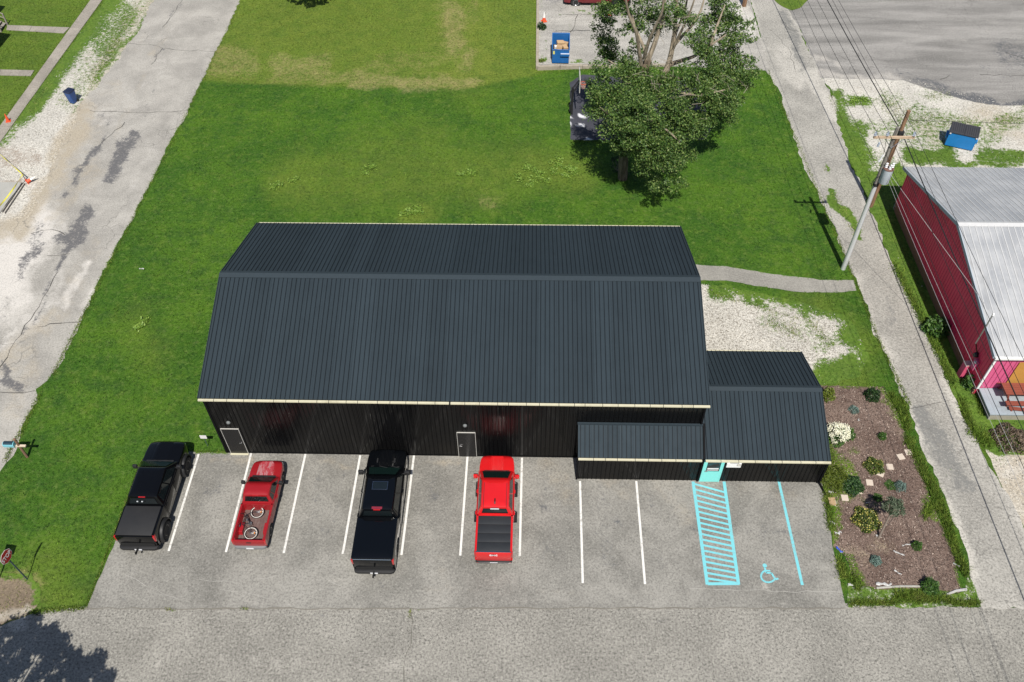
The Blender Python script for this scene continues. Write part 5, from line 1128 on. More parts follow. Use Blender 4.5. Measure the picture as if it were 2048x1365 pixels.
# traffic cones
M_CONE = simple('cone_orange', (.60, .075, .025), .55, .12); M_CONEW = simple('cone_white', (.68, .66, .63), .5)
def cone(label, px, py, z=0, tilt=(0, 0), white=True, s=1.0):
    p = G(px, py, z); T = thing('traffic_cone', label, 'cone', tuple(p), 0, 'traffic cones'); T.rotation_euler = (tilt[0], tilt[1], .3); T.scale = (s,)*3
    m_ = MB(); m_.box(-.19, .19, -.19, .19, 0, .04); m_.obj('base', M_CONE, T, False, .01)
    m_ = MB(); m_.lathe((0, 0, .04), (0, 0, 1), [(.145, 0), (.10, .27)], 14); m_.lathe((0, 0, .46), (0, 0, 1), [(.066, 0), (.028, .24), (.02, .245)], 14) if False else None
    m_.obj('lower_cone', M_CONE, T, True)
    m_ = MB(); m_.lathe((0, 0, .31), (0, 0, 1), [(.101, 0), (.06, .22)], 14); m_.obj('collar', M_CONEW if white else M_CONE, T, True)
    m_ = MB(); m_.lathe((0, 0, .53), (0, 0, 1), [(.061, 0), (.03, .17), (.02, .175)], 14); m_.obj('tip', M_CONEW if white else M_CONE, T, True)
    return T
cone('orange cone standing at the bend of the far left pavement', 17, 243, .055, (0, 0), False, .9)
cone('orange cone tipped over by the yellow tape at the new slab corner', 54, 364, .14, (-.2, 1.25), True, .95)
cone('orange and white cone by the curb above the open dumpster', 1088, 43, .22, (0, 0), True, 1.15)
cone('orange and white cone beside the burgundy pickup, half behind the big tree', 1216, 30, .15, (0, 0), True, 1.1)
# caution tape and stakes round the new slab, form boards
M_TAPE = simple('yellow_tape', (.60, .55, .06), .45); M_STAKE = simple('wooden_stake', (.28, .2, .12), .85); M_FORM = simple('form_board', (.13, .12, .11), .85, .3)
c1 = G(52, 362); ca = G(-25, 290); cb = G(-12, 445)
for q, lb in ((c1, 'short wooden stake holding the tape at the slab corner'), (ca, 'short wooden stake holding the tape on the gravel above the slab'), (cb, 'short wooden stake holding the tape at the near end of the slab')):
    m_ = MB(); m_.box(-.02, .02, -.02, .02, 0, .62); o = m_.obj('tape_stake', M_STAKE); o.location = tuple(q); tag(o, lb, 'stake', 'tape stakes')
def tape(a, b_, label):
    m_ = MB(); n = 14; pts = [Vector(a)*(1-t)+Vector(b_)*t for t in np.linspace(0, 1, n)]
    rr = []
    for i, p in enumerate(pts):
        sg = -.12*math.sin(math.pi*i/(n-1)); tw = i*.5; c_, s_ = math.cos(tw)*.045, abs(math.sin(tw))*.045
        rr.append([(p.x-c_, p.y, .52+sg-s_), (p.x+c_, p.y, .52+sg+s_), (p.x+c_+.006, p.y, .52+sg+s_+.006)])
    m_.loft(rr); o = m_.obj('caution_tape', M_TAPE); tag(o, label, 'tape', 'caution tape')
tape(c1, ca, 'yellow caution tape running up over the white gravel'); tape(c1, cb, 'yellow caution tape running along the edge of the new slab')
for off, lb in ((46, 'inner dark form board along the new concrete slab'), (51, 'outer dark form board along the new concrete slab')):
    a = G(off-.5, 368+(off-46)*.3); b_ = G(off-40, 426+(off-46)*.5); d_ = Vector(b_-a); m_ = MB()
    m_.box(-.022, .022, 0, d_.length, 0, .12); o = m_.obj('form_board', M_FORM); o.location = tuple(a); o.rotation_euler.z = math.atan2(d_.y, d_.x)-math.pi/2; tag(o, lb, 'board', 'form boards')

# STOP sign
M_STOPRED = simple('sign_red', (.32, .014, .022), .4, .08); M_SIGNW = simple('sign_white', (.62, .60, .60), .45, .06); M_POST = simple('sign_post_steel', (.05, .075, .085), .5, .2)
p = G(52.5, 1159.5)
SG = thing('stop_sign', 'red octagonal STOP sign on a dark steel post at the street corner', 'sign', tuple(p+np.array([.08, 0, 0])), -.16)
m_ = MB(); m_.box(-.03, .0, -.03, .03, 0, 2.45); m_.obj('post', M_POST, SG)
def octa(r, x0, x1): return [[(x, r*math.cos(R_(22.5+45*i)), 2.22+r*math.sin(R_(22.5+45*i))) for i in range(8)] for x in (x0, x1)]
m_ = MB(); m_.loft(octa(.355, .012, .016)); m_.obj('sign_border', M_SIGNW, SG); m_ = MB(); m_.loft(octa(.335, .0165, .0185)); m_.obj('sign_face', M_STOPRED, SG)
m_ = MB(); m_.loft(octa(.357, .002, .0115)); m_.obj('sign_back', M_ALU, SG)
M = Matrix.Translation((.021, 0, 2.21)) @ Matrix.Rotation(math.pi/2, 4, 'Z') @ Matrix.Rotation(math.pi/2, 4, 'X')
o = lettering('sign_lettering', 'STOP', .27, M_SIGNW, SG, M, .002)
o.matrix_local = M @ Matrix.Scale(.92, 4, (1, 0, 0)) @ Matrix.Scale(1.15, 4, (0, 1, 0))
# the second sign just off the left edge whose shadow falls beside it
p = G(-1.5, 1159)
S2 = thing('street_sign', 'plain sign on a post just off the left edge beside the STOP sign', 'sign', tuple(p), 1.45)
m_ = MB(); m_.tube([(0, 0, 0), (0, 0, 2.6)], .032, 6); m_.obj('post', M_POST, S2); m_ = MB(); m_.box(.02, .03, -.26, .26, 1.85, 2.55); m_.obj('sign_face', M_SIGNW, S2)
# mailbox on a rustic post
M_TEAL = simple('mailbox_teal', (.16, .42, .50), .4, .2); M_DKGREEN = simple('mailbox_lid', (.012, .030, .045), .4)
p = G(55, 915)
MX = thing('mailbox', 'pale blue mailbox on a rough wooden post beside the street', 'mailbox', tuple(p), 0)
m_ = MB(); m_.tube([(0, 0, 0), (0, .03, 1.5)], [.07, .06], 7); m_.ball((0, .03, 1.52), .075, 8, 5); m_.obj('post', simple('rough_post', (.17, .10, .065), .9, .35, 6, bump=.4), MX)
m_ = MB(); m_.box(-.72, .36, -.05, .06, .98, 1.05); m_.obj('arm', simple('pale_arm', (.50, .42, .32), .8), MX)
m_ = MB(); prof = [(-.13, 0), (.13, 0), (.13, .14)]+[(.13*math.cos(t), .14+.11*math.sin(t)) for t in np.linspace(.3, 2.84, 7)]+[(-.13, .14)]
m_.loft([[(x, q[0], 1.06+q[1]) for q in prof] for x in (-.68, -.14)]); m_.obj('mailbox_body', M_TEAL, MX)
m_ = MB(); m_.loft([[(x, (.133*math.cos(t)), 1.205+.122*math.sin(t)) for t in np.linspace(.5, 2.64, 8)] for x in (-.65, -.17)]); m_.obj('mailbox_top', M_DKGREEN, MX)
# small white notice on a stake by the building corner
p = G(416, 893)
NS = thing('notice_sign', 'small white notice on a thin stake at the building corner', 'sign', tuple(p), 0)
m_ = MB(); m_.tube([(0, 0, 0), (0, 0, .85)], .018, 5); m_.obj('stake', M_POST, NS); m_ = MB(); m_.add([], []); m_.box(-.17, .17, -.03, -.015, .72, .98); m_.obj('sign_face', M_SIGNW, NS)

# ================================================================ POLES AND WIRES
def wood(name, c, s=(4, 4, .4)):
    n = NT(name); f = n.noise(3, 6, .75, n.obj, .2, s)
    cc = n.mix(n.step(f, .35, .65), tuple(x*.55 for x in c), tuple(x*1.25 for x in c)); n.bump(f, .5, .02); return n.fin(cc, .85, .2)
M_GREYPOLE = wood('grey_pole_wood', (.20, .185, .165)); M_BROWNPOLE = wood('brown_pole_wood', (.21, .125, .075)); M_ARM = wood('crossarm_wood', (.40, .30, .21), (.4, 4, 4))
M_SHEATH = simple('pole_sheath_steel', (.56, .57, .58), .28, .15, 2, metal=.25, spec=.8); M_TRANS = simple('transformer_grey', (.42, .46, .50), .4, .15); M_RUST = simple('rusty_lid', (.13, .07, .055), .8, .3, 5)
M_PORC = simple('porcelain', (.60, .60, .62), .2, .1); M_INS = simple('grey_insulator', (.32, .36, .42), .3, .1); M_WIRE = simple('dark_wire', (.012, .012, .013), .6); M_WIREL = simple('bare_wire', (.42, .41, .40), .5, metal=.3)
p = G(1686, 538); UP_ = (p[0], p[1])
U = thing('utility_pole', 'tall utility pole with shiny steel sheathed foot, transformer and crossarm beside the alley', 'utility pole', tuple(p))
m_ = MB(); m_.tube([(0, 0, 0), (0, 0, 6.35)], [.15, .125], 14); m_.obj('steel_sheath', M_SHEATH, U, True)
m_ = MB(); m_.tube([(0, 0, 6.3), (0, 0, 10.15)], [.118, .095], 12); m_.obj('pole', M_GREYPOLE, U, True)
m_ = MB(); m_.box(-1.14, 1.0, -.20, -.10, 9.58, 9.70); m_.obj('crossarm', M_ARM, U)
m_ = MB(); m_.tube([(-.55, -.15, 9.6), (0, -.13, 8.95)], .02, 4); m_.tube([(.55, -.15, 9.6), (0, -.13, 8.95)], .02, 4); m_.obj('arm_brace', M_STEEL, U)
for x in (-1.08, -.45, .92):
    m_ = MB(); m_.lathe((x, -.15, 9.7), (0, 0, 1), [(.03, 0), (.03, .06), (.09, .08), (.06, .13), (.085, .16), (.05, .22), (.06, .26), (.02, .27)], 10); m_.obj('insulator', M_INS, U, True)
m_ = MB(); m_.lathe((.26, -.22, 6.75), (0, 0, 1), [(.25, 0), (.27, .03), (.27, .88), (.28, .92)], 18); TR = m_.obj('transformer', M_TRANS, U, True)
m_ = MB(); m_.lathe((.26, -.22, 7.67), (0, 0, 1), [(.285, 0), (.285, .03), (.2, .08), (.03, .10)], 18); m_.obj('transformer_lid', M_RUST, TR, True)
for x, y in ((.10, -.2), (.26, -.36), (.44, -.2)):
    m_ = MB(); m_.lathe((x, y, 7.7), (0, 0, 1), [(.05, 0), (.085, .08), (.05, .12), (.085, .18), (.05, .24), (.075, .3), (.03, .34)], 10); m_.obj('bushing', M_PORC, TR, True)
m_ = MB(); m_.tube([(-.30, -.2, 8.55), (-.40, -.2, 8.1)], .05, 8); m_.obj('cutout_fuse', M_PORC, U); m_ = MB(); m_.tube([(-.72, -.15, 9.3), (-.75, -.15, 9.05)], .06, 8); m_.obj('lightning_arrester', M_INS, U)
m_ = MB(); m_.tube([(.08, -.14, 6.6), (-.2, -.2, 6.3), (-.32, -.15, 6.6), (-.2, -.1, 6.95), (.0, -.14, 7.1)], .02, 5); m_.tube([(-.4, -.2, 8.1), (-.1, -.2, 7.9), (.1, -.2, 8.03)], .012, 4); m_.tube([(-.45, -.15, 9.7), (-.3, -.2, 8.6)], .012, 4); m_.obj('lead_wire', M_WIRE, U)
m_ = MB()
for z in (6.38, 6.48): m_.lathe((0, 0, z), (0, 0, 1), [(.16, 0), (.16, .05)], 12)
m_.obj('strap', M_BLKPL, U)
p = G(1741, 413)
U2 = thing('utility_pole', 'shorter brown wooden pole carrying a thick black cable behind the transformer pole', 'utility pole', tuple(p)); W2P = (p[0], p[1])
m_ = MB(); m_.tube([(0, 0, 0), (.06, 0, 7.25)], [.15, .115], 12); m_.obj('pole', M_BROWNPOLE, U2, True)
m_ = MB(); m_.box(-.1, .22, -.2, .2, 5.6, 5.9); m_.obj('cable_clamp', M_BLKPL, U2, False, .03)
p = G(1488, 13)
U3 = thing('utility_pole', 'brown wooden pole foot at the top edge beyond the big tree', 'utility pole', tuple(p)); U3P = (p[0], p[1])
m_ = MB(); m_.tube([(0, 0, 0), (0, 0, 10.2)], [.19, .13], 12); m_.obj('pole', M_BROWNPOLE, U3, True); m_ = MB(); m_.box(-1.05, 1.05, -.2, -.1, 9.58, 9.7); m_.obj('crossarm', M_ARM, U3)
U4 = thing('utility_pole', 'wooden pole down the alley out of the picture, next in the line', 'utility pole', (20.9, -34, 0)); U4P = (20.9, -34)
m_ = MB(); m_.tube([(0, 0, 0), (0, 0, 10.2)], [.19, .13], 12); m_.obj('pole', M_GREYPOLE, U4, True); m_ = MB(); m_.box(-1.05, 2.4, -.2, -.1, 9.58, 9.7); m_.obj('crossarm', M_ARM, U4)
def wire(pts, sag, r, mat, label, cat='wire', group='overhead wires along the alley'):
    m_ = MB(); P = []
    for a, b_ in zip(pts, pts[1:]):
        a, b_ = Vector(a), Vector(b_); L = (b_-a).length; s_ = sag*(L/48)**2
        for t in np.linspace(0, 1, 15)[(1 if P else 0):]:
            q = a.lerp(b_, t); q.z -= 4*s_*t*(1-t); P.append(q)
    m_.tube(P, r, 5); o = m_.obj('overhead_wire', mat, None, True); tag(o, label, cat, group)
x0, y0 = UP_
for dx, nm in ((-1.08, 'left'), (-.45, 'second'), (.92, 'right')):
    wire([(U3P[0]+dx, U3P[1]-.15, 9.75), (x0+dx, y0-.15, 9.97), (U4P[0]+dx, U4P[1]-.15, 9.75)], .7, .012, M_WIRE, {'left': 'thin dark wire held by the left end insulator of the crossarm', 'second': 'thin dark wire held by the insulator left of the transformer pole', 'right': 'thin dark wire held by the right end insulator of the crossarm'}[nm])
wire([(21.6, 52, 6.2), (W2P[0]+.12, W2P[1], 5.75), (23.2, -34, 5.6)], .6, .032, M_WIRE, 'thick black cable clamped to the shorter brown pole')
wire([(23.0, 52, 5.0), (W2P[0]+.9, W2P[1], 5.0), (24.0, -34, 5.2)], .5, .014, M_WIRE, 'thin dark line running beside the thick black cable')
wire([(x0+.3, y0-.3, 7.5), (mx-.1, my-.15, 4.9)], .3, .010, M_WIREL, 'pale service wire dropping to the mast on the barn roof')
wire([(x0+.35, y0-.3, 7.3), (21.9, -34, 7.0)], .6, .008, M_WIREL, 'upper pale bare wire running from the transformer down the alley')
wire([(x0+.32, y0-.35, 7.1), (21.3, -34, 6.7)], .6, .008, M_WIREL, 'lower pale bare wire running from the transformer down the alley')
wire([(W2P[0], W2P[1], 6.6), (60, 19, 6.6)], .2, .012, M_WIRE, 'thin dark wire crossing over the barn roof')
wire([(U3P[0]+.2, U3P[1], 7.2), (x0, y0, 7.2)], .5, .012, M_WIRE, 'dark neutral wire between the transformer pole and the far pole')

# ================================================================ VEGETATION
def leaf_mat(name, a, b, tip=None, trans=.25):
    n = NT(name); r = n.attr('rnd')
    c = n.mix(n.step(r, .1, .9), a, b)
    if tip: c = n.mix(n.step(r, .86, .95), c, tip)
    n.fin(c, .55, .35)
    if trans:
        t = n.t.nodes.new('ShaderNodeBsdfTranslucent'); n.put(t.inputs[0], n.mix(.5, c, tuple(min(1, x*1.7) for x in b)))
        mx_ = n.t.nodes.new('ShaderNodeMixShader'); mx_.inputs[0].default_value = trans
        out = n.t.nodes['Material Output']
        n.t.links.new(n.b.outputs[0], mx_.inputs[1]); n.t.links.new(t.outputs[0], mx_.inputs[2]); n.t.links.new(mx_.outputs[0], out.inputs[0])
    return n.mat
def unit(n):
    v = rng.normal(size=(n, 3)); return v/np.linalg.norm(v, axis=1)[:, None]
def leaf_cloud(P, size, up=.5, asp=.55, out=None):
    """one folded rhombic leaf per point"""
    n = len(P); nrm = unit(n); nrm[:, 2] = np.abs(nrm[:, 2])+up
    if out is not None: nrm += out
    nrm /= np.linalg.norm(nrm, axis=1)[:, None]
    t = unit(n); a = np.cross(nrm, t); a /= np.linalg.norm(a, axis=1)[:, None]; b = np.cross(nrm, a)
    s = size*rng.uniform(.6, 1.35, n)[:, None]
    V = np.stack([P-a*s*.5, P+b*s*asp*.5-nrm*s*.08, P+a*s*.5, P-b*s*asp*.5-nrm*s*.08], 1).reshape(-1, 3)
    i = np.arange(n)*4; F = np.column_stack([i, i+1, i+2, i+3])
    return V, F
def crown(name, P, size, mat, parent, up=.5, asp=.55, rnd=None):
    P = np.asarray(P)-np.array(parent.location) if parent is not None else np.asarray(P)
    V, F = leaf_cloud(P, size, up, asp); r = rng.random(len(P)) if rnd is None else rnd
    return rawobj(name, V, F, mat, parent, attrs={'rnd': np.repeat(r, 4)})
def clump_points(clumps, dens, shell=.35):
    """clumps (x,y,z,r): leaves gathered on small twigs inside lumpy blobs"""
    out = []
    for x, y, z, r in clumps:
        nt_ = max(4, int(dens*r**2.3)); u = unit(nt_); rad = r*(shell+(1-shell)*rng.random(nt_)**.6)[:, None]
        tw = np.array([x, y, z])+u*rad*np.array([1.15, 1.15, .6])
        k = 9; sp = rng.normal(size=(nt_, k, 3))*.17*min(1, r)
        out.append((tw[:, None]+sp).reshape(-1, 3))
    return np.vstack(out)
M_LEAF = leaf_mat('maple_leaves', (.030, .072, .014), (.10, .165, .032), (.20, .25, .08), .14)
M_LEAFD = leaf_mat('dark_leaves', (.010, .030, .008), (.03, .07, .015))
def bark_mat(name, c):
    n = NT(name); f = n.noise(2.2, 6, .75, n.obj, .3, (3, 3, .5))
    cc = n.mix(n.step(f, .35, .68), tuple(x*.42 for x in c), tuple(x*1.2 for x in c)); n.bump(f, .8, .05); return n.fin(cc, .9, .15)
M_BARK = bark_mat('tree_bark', (.19, .15, .105)); M_TWIG = simple('dead_twig', (.22, .19, .15), .9)
# ---- the big maple: limbs follow the photograph's, each with its own depth
b0 = G(1245, 357); TB_ = b0[:2]; TY = b0[1]
TREE = thing('maple_tree', 'large spreading maple with pale bare upper limbs shading the dark court', 'tree', (b0[0], b0[1], 0))
def tp(px, py, dy=0): return PL(px, py, 1, TY+dy)
def curve(pts, n=5):
    P = [Vector(p) for p in pts]; out = []
    for i in range(len(P)-1):
        p0, p1, p2, p3 = P[max(i-1, 0)], P[i], P[i+1], P[min(i+2, len(P)-1)]
        for k in range(n):
            t = k/n; out.append(.5*((2*p1)+(p2-p0)*t+(2*p0-5*p1+4*p2-p3)*t*t+(3*p1-p0-3*p2+p3)*t**3))
    return out+[P[-1]]
def limb(mb, spec, r0, r1, n=8):
    P = curve([tp(*s)-np.array([b0[0], b0[1], 0]) for s in spec]); k = len(P)
    mb.tube(P, [r0+(r1-r0)*i/(k-1) for i in range(k)], n)
    return P
m_ = MB()
limb(m_, [(1245, 358, 0), (1247, 320, 0), (1250, 275, .1), (1262, 225, .3), (1282, 165, .5), (1296, 120, .7)], .33, .25, 12); trunk = m_.obj('trunk', M_BARK, TREE, True)
m_ = MB(); limb(m_, [(1262, 225, .3), (1290, 190, .8), (1322, 160, 1.1), (1338, 125, 1.3), (1347, 80, 1.5), (1352, 30, 1.7), (1356, -60, 2)], .26, .08, 10)
limb(m_, [(1296, 120, .7), (1310, 85, .8), (1322, 45, .9), (1328, 10, .9), (1335, -60, 1), (1342, -130, 1)], .17, .04)
limb(m_, [(1282, 130, .4), (1278, 100, .1), (1272, 65, -.2), (1258, 30, -.4), (1250, -10, -.6), (1240, -80, -.8)], .13, .04)
limb(m_, [(1292, 110, .6), (1283, 85, 1.0), (1270, 55, 1.4), (1262, 20, 1.8)], .12, .05)
limb(m_, [(1288, 118, .3), (1297, 85, -.3), (1312, 50, -.7), (1325, 20, -1.0), (1328, -40, -1.2)], .12, .05)
limb(m_, [(1338, 130, 1.3), (1362, 122, 1.2), (1390, 112, 1.0), (1420, 92, .9), (1452, 70, .8)], .16, .04)
limb(m_, [(1345, 95, 1.4), (1365, 72, 1.8), (1385, 50, 2.2), (1402, 20, 2.4), (1412, -20, 2.6)], .11, .04)
limb(m_, [(1345, 100, 1.4), (1360, 68, 1.0), (1378, 30, .6), (1392, -10, .4)], .11, .04)
limb(m_, [(1343, 110, 1.3), (1352, 66, 2.2), (1370, 20, 2.8), (1380, -40, 3)], .11, .04)
for spec in ([(1255, 250, .2), (1225, 235, -1.2), (1200, 215, -2)], [(1262, 225, .3), (1300, 240, -1.5), (1335, 262, -2.6), (1360, 285, -3.2)], [(1258, 240, .2), (1285, 280, -1.8), (1310, 315, -3), (1328, 345, -3.6)], [(1300, 180, .8), (1350, 185, -.6), (1400, 190, -1.0), (1450, 180, -1.2)], [(1290, 150, .6), (1250, 140, 1.2), (1215, 120, 1.6)], [(1266, 215, .4), (1235, 185, .8), (1205, 165, 1.0)], [(1330, 150, 1.2), (1380, 160, 2.0), (1430, 150, 2.6), (1470, 130, 3)], [(1420, 92, .9), (1435, 50, 1.5), (1450, 10, 2)]): limb(m_, spec, .11, .03, 6)
m_.obj('limb', bark_mat('limb_bark', (.30, .25, .185)), TREE, True)
m_ = MB()
for i in range(90):
    px, py = random.choice([(1300, 200), (1330, 160), (1345, 185), (1280, 165), (1390, 180), (1360, 215), (1350, 60), (1375, 40), (1330, 50), (1395, 240), (1470, 175), (1320, 135)])
    q = Vector(tp(px+random.uniform(-30, 30), py+random.uniform(-18, 18), random.uniform(-2.2, .2)))-Vector(TREE.location); d_ = Vector(unit(1)[0]); d_.z = abs(d_.z)*.6
    a = q+d_*random.uniform(.4, 1.0); m_.tube([q, a, a+(d_+Vector(unit(1)[0])*.6)*random.uniform(.2, .6)], [.016, .011, .005], 3)
o = m_.obj('twig', M_TWIG, TREE); o['kind'] = 'stuff'
LOW = [(1205, 158, .8), (1232, 165, 0), (1215, 190, -.5), (1243, 205, -.8), (1212, 215, -.6), (1262, 185, -1), (1285, 205, -1.2), (1305, 180, -.4), (1300, 230, -1.6), (1325, 205, -1.2), (1345, 180, -.4), (1372, 165, .4), (1395, 155, .8), (1420, 145, 1.2), (1445, 140, 1.4), (1468, 155, 1.6), (1455, 185, .6), (1430, 180, 0), (1400, 190, -.4), (1372, 200, -.8), (1350, 225, -1.5), (1385, 225, -1), (1415, 215, -.6), (1440, 215, -.2), (1330, 250, -2), (1362, 255, -2), (1395, 250, -1.6), (1310, 275, -2.4), (1290, 262, -1.8), (1340, 280, -2.6), (1372, 282, -2.4), (1300, 300, -2.9), (1325, 305, -3), (1352, 310, -3.2), (1310, 330, -3.4), (1338, 338, -3.6), (1345, 352, -3.9), (1288, 325, -2.8), (1270, 300, -1.6), (1408, 262, -1.6), (1292, 160, .2), (1320, 160, .6), (1270, 165, .2), (1478, 165, 1.8), (1470, 190, 1.2), (1485, 145, 2.2), (1450, 225, .2), (1425, 240, -.4), (1246, 225, -2.4), (1250, 285, -3.2), (1262, 300, -3.0), (1244, 250, -2.6), (1255, 240, -2.8), (1238, 212, -2), (1264, 205, -2.5), (1268, 250, -3.2), (1258, 262, -3.3), (1278, 230, -2.8), (1275, 285, -3.2), (1285, 340, -2.6), (1425, 175, 1), (1400, 165, 1.5)]
HIGH = [(1210, 20, -.4), (1225, 8, 0), (1245, 18, 0), (1208, 45, 1), (1228, 52, 1.2), (1212, 78, 1.4), (1205, 98, 1.6), (1232, 85, .8), (1226, 112, 1), (1256, 92, .6), (1246, 118, .2), (1262, 60, 1.2), (1285, 60, 2.4), (1280, 30, 2.6), (1300, 18, 2.8), (1270, 10, 1.6), (1298, 40, 3), (1258, 130, .2), (1345, 50, .6), (1358, 15, 1.2), (1335, 30, 2.2), (1365, 38, .4), (1335, 5, 0), (1385, 95, .4), (1400, 82, .6), (1408, 108, .8), (1425, 100, 1.2), (1440, 118, 1.6), (1415, 40, 2), (1425, 22, 2.4), (1440, 8, 2.6), (1418, 62, 1.6), (1436, 48, 2), (1452, 30, 2.6), (1462, 95, 2.2), (1478, 80, 2.8), (1450, 85, 1.6), (1470, 120, 2), (1458, 60, 2.2), (1488, 45, 3.4), (1405, 128, .2), (1484, 132, 2.2), (1445, -10, 2.4)]
HIGH += [(1230, -40, 0), (1260, -55, -.6), (1300, -80, 1), (1330, -95, .6), (1365, -70, 1.6), (1395, -45, 1.2), (1420, -60, 2), (1285, -35, 2.4), (1345, -130, 1.4), (1250, -90, 0), (1400, -100, 2)]
cl = []
for px, py, dy in LOW:
    for k in range(4):
        q = tp(px+random.gauss(0, 16), py+random.gauss(0, 12), dy+random.uniform(-1.1, 1.1)); cl.append((*q, random.uniform(.34, .72)*(.85 if py > 320 else 1)))
P = clump_points(cl, 150, .3)
cl = []
for px, py, dy in HIGH:
    for k in range(3):
        q = tp(px+random.gauss(0, 12), py+random.gauss(0, 9), dy+random.uniform(-.6, .8)+(3.6 if px < 1240 else 0)); cl.append((*q, random.uniform(.28, .58)))
P = np.vstack([P, clump_points(cl, 155, .3)])
crown('crown', P, .125, M_LEAF, TREE, .15, .62)
# sprouts round the foot of the trunk
p = G(1234, 345); q = thing('shrub', 'dark leafy sprouts round the foot of the big maple', 'shrub', (p[0], p[1], 0))
crown('foliage', clump_points([(p[0]+a, p[1]+b_, c_, .42) for a, b_, c_ in ((0, 0, .35), (-.3, .4, .6), (.1, .6, .9), (.35, -.2, .3), (-.2, .1, .9))], 40), .16, M_LEAFD, q)
m_ = MB()
for i in range(8): m_.tube([(0, 0, 0), (random.uniform(-.4, .4), random.uniform(0, .6), random.uniform(.4, 1.0))], [.02, .008], 4)
m_.obj('stem', M_TWIG, q)
# ---- trees outside the frame whose shadows or tips reach in
def round_tree(name, label, x, y, h, cr, n, base=2.0, dens=26, leaf=.24, mat=M_LEAFD, pts=None):
    T = thing(name, label, 'tree', (x, y, 0)); m_ = MB(); m_.tube([(0, 0, 0), (.1, 0, h*.35), (0, .1, h*.8)], [.28, .2, .06], 8)
    cl = []
    for i in range(n):
        if pts: a, b_, c_, r = pts[i % len(pts)]; cl.append((x+a, y+b_, c_, r))
        else:
            u = unit(1)[0]; z = base+(h-base)*random.random(); w = cr*math.sin(math.pi*min(.95, max(.1, (z-base)/(h-base))))**.6
            cl.append((x+u[0]*w*random.uniform(.5, 1), y+u[1]*w*random.uniform(.5, 1), z, random.uniform(.6, 1.1)))
        m_.tube([(0, 0, max(.8, cl[-1][2]*.55)), (cl[-1][0]-x, cl[-1][1]-y, cl[-1][2])], [.06, .02], 4)
    m_.obj('trunk', M_BARK, T, True); crown('crown', clump_points(cl, dens), leaf, mat, T)
    return T
# spiky conifer-like outline of the lower left shadow: foliage tips placed where the sun throws them onto the road
tips = []
sx, sy = to_sun.x/to_sun.z, to_sun.y/to_sun.z
for px, py in ((10, 1262), (28, 1252), (50, 1262), (60, 1248), (40, 1285), (75, 1280), (95, 1270), (110, 1290), (88, 1298), (118, 1285), (60, 1305), (20, 1300), (130, 1310), (100, 1320), (148, 1318), (165, 1332), (135, 1338), (178, 1328), (198, 1318), (190, 1345), (160, 1355), (215, 1355), (40, 1330), (80, 1345), (0, 1330), (110, 1360), (150, 1375), (205, 1370), (-20, 1290), (-30, 1265), (0, 1360), (60, 1375), (-40, 1340), (175, 1395), (120, 1400), (20, 1410), (70, 1430), (-60, 1380), (140, 1440)):
    g = G(px, py); z = 7.2+random.uniform(-.5, .9)+(py-1300)*.012
    tips.append((g[0]+sx*z, g[1]+sy*z, z, random.uniform(.30, .48)))
cx, cy = np.mean([t[0] for t in tips])-1.5, np.mean([t[1] for t in tips])-2.2
round_tree('oak_tree', 'broad tree below the lower left corner whose shadow falls on the near street', cx, cy, 11, 4, len(tips)+14, 3, 420, .17, M_LEAFD, [(t[0]-cx, t[1]-cy, t[2], t[3]) for t in tips]+[(random.uniform(-3, 3), random.uniform(-4, -.5), random.uniform(7, 11), 1.1) for _ in range(14)])
g = G(632, 2); round_tree('oak_tree', 'dark tree beyond the top edge whose lowest boughs shade the yellowed lawn', g[0]+.5, g[1]+1.2, 10, 4.2, 50, 2.6, 90, .24, M_LEAFD, [(a, b_-.2, z, r) for a, b_, z, r in ((-2.0, -3.2, 3, .45), (-1.4, -3.3, 3.1, .5), (-.7, -3.5, 3, .6), (-.2, -3.4, 3, .5), (.4, -3.2, 3.1, .45), (-2.6, -2.6, 3.4, .5), (-1.5, -2.5, 3.6, .7), (-.3, -2.5, 3.7, .8), (.9, -2.6, 3.5, .6))]+[(random.uniform(-3.5, 3.5), random.uniform(-2, 3.5), random.uniform(4.5, 9.5), random.uniform(.7, 1.2)) for _ in range(41)])

# ---- bed plants
M_HOSTA = leaf_mat('shrub_leaves', (.022, .065, .012), (.075, .15, .025)); M_CONIF = leaf_mat('conifer_needles', (.010, .036, .010), (.04, .085, .02), None, .1)
M_BOX = leaf_mat('round_shrub_leaves', (.018, .06, .008), (.06, .13, .014), None, .15); M_BLUEG = leaf_mat('blue_needles', (.06, .11, .09), (.16, .23, .20), None, .1)
M_LIME = leaf_mat('lime_leaves', (.06, .09, .012), (.15, .19, .025)); M_OLIVE = leaf_mat('olive_leaves', (.03, .055, .01), (.10, .135, .02)); M_PETALW = leaf_mat('cream_petals', (.62, .61, .44), (.82, .81, .68), None, .2); M_PETALY = leaf_mat('yellow_petals', (.42, .35, .06), (.62, .55, .18), None, .2)
def dome(x, y, r, h, n, pw=.5):
    u = unit(n); u[:, 2] = np.abs(u[:, 2]); k = (.55+.45*rng.random(n)**pw)[:, None]
    return np.array([x, y, 0])+u*k*np.array([r, r, h])*(1+.12*np.sin(5*np.arctan2(u[:, 1], u[:, 0])+x))[:, None]
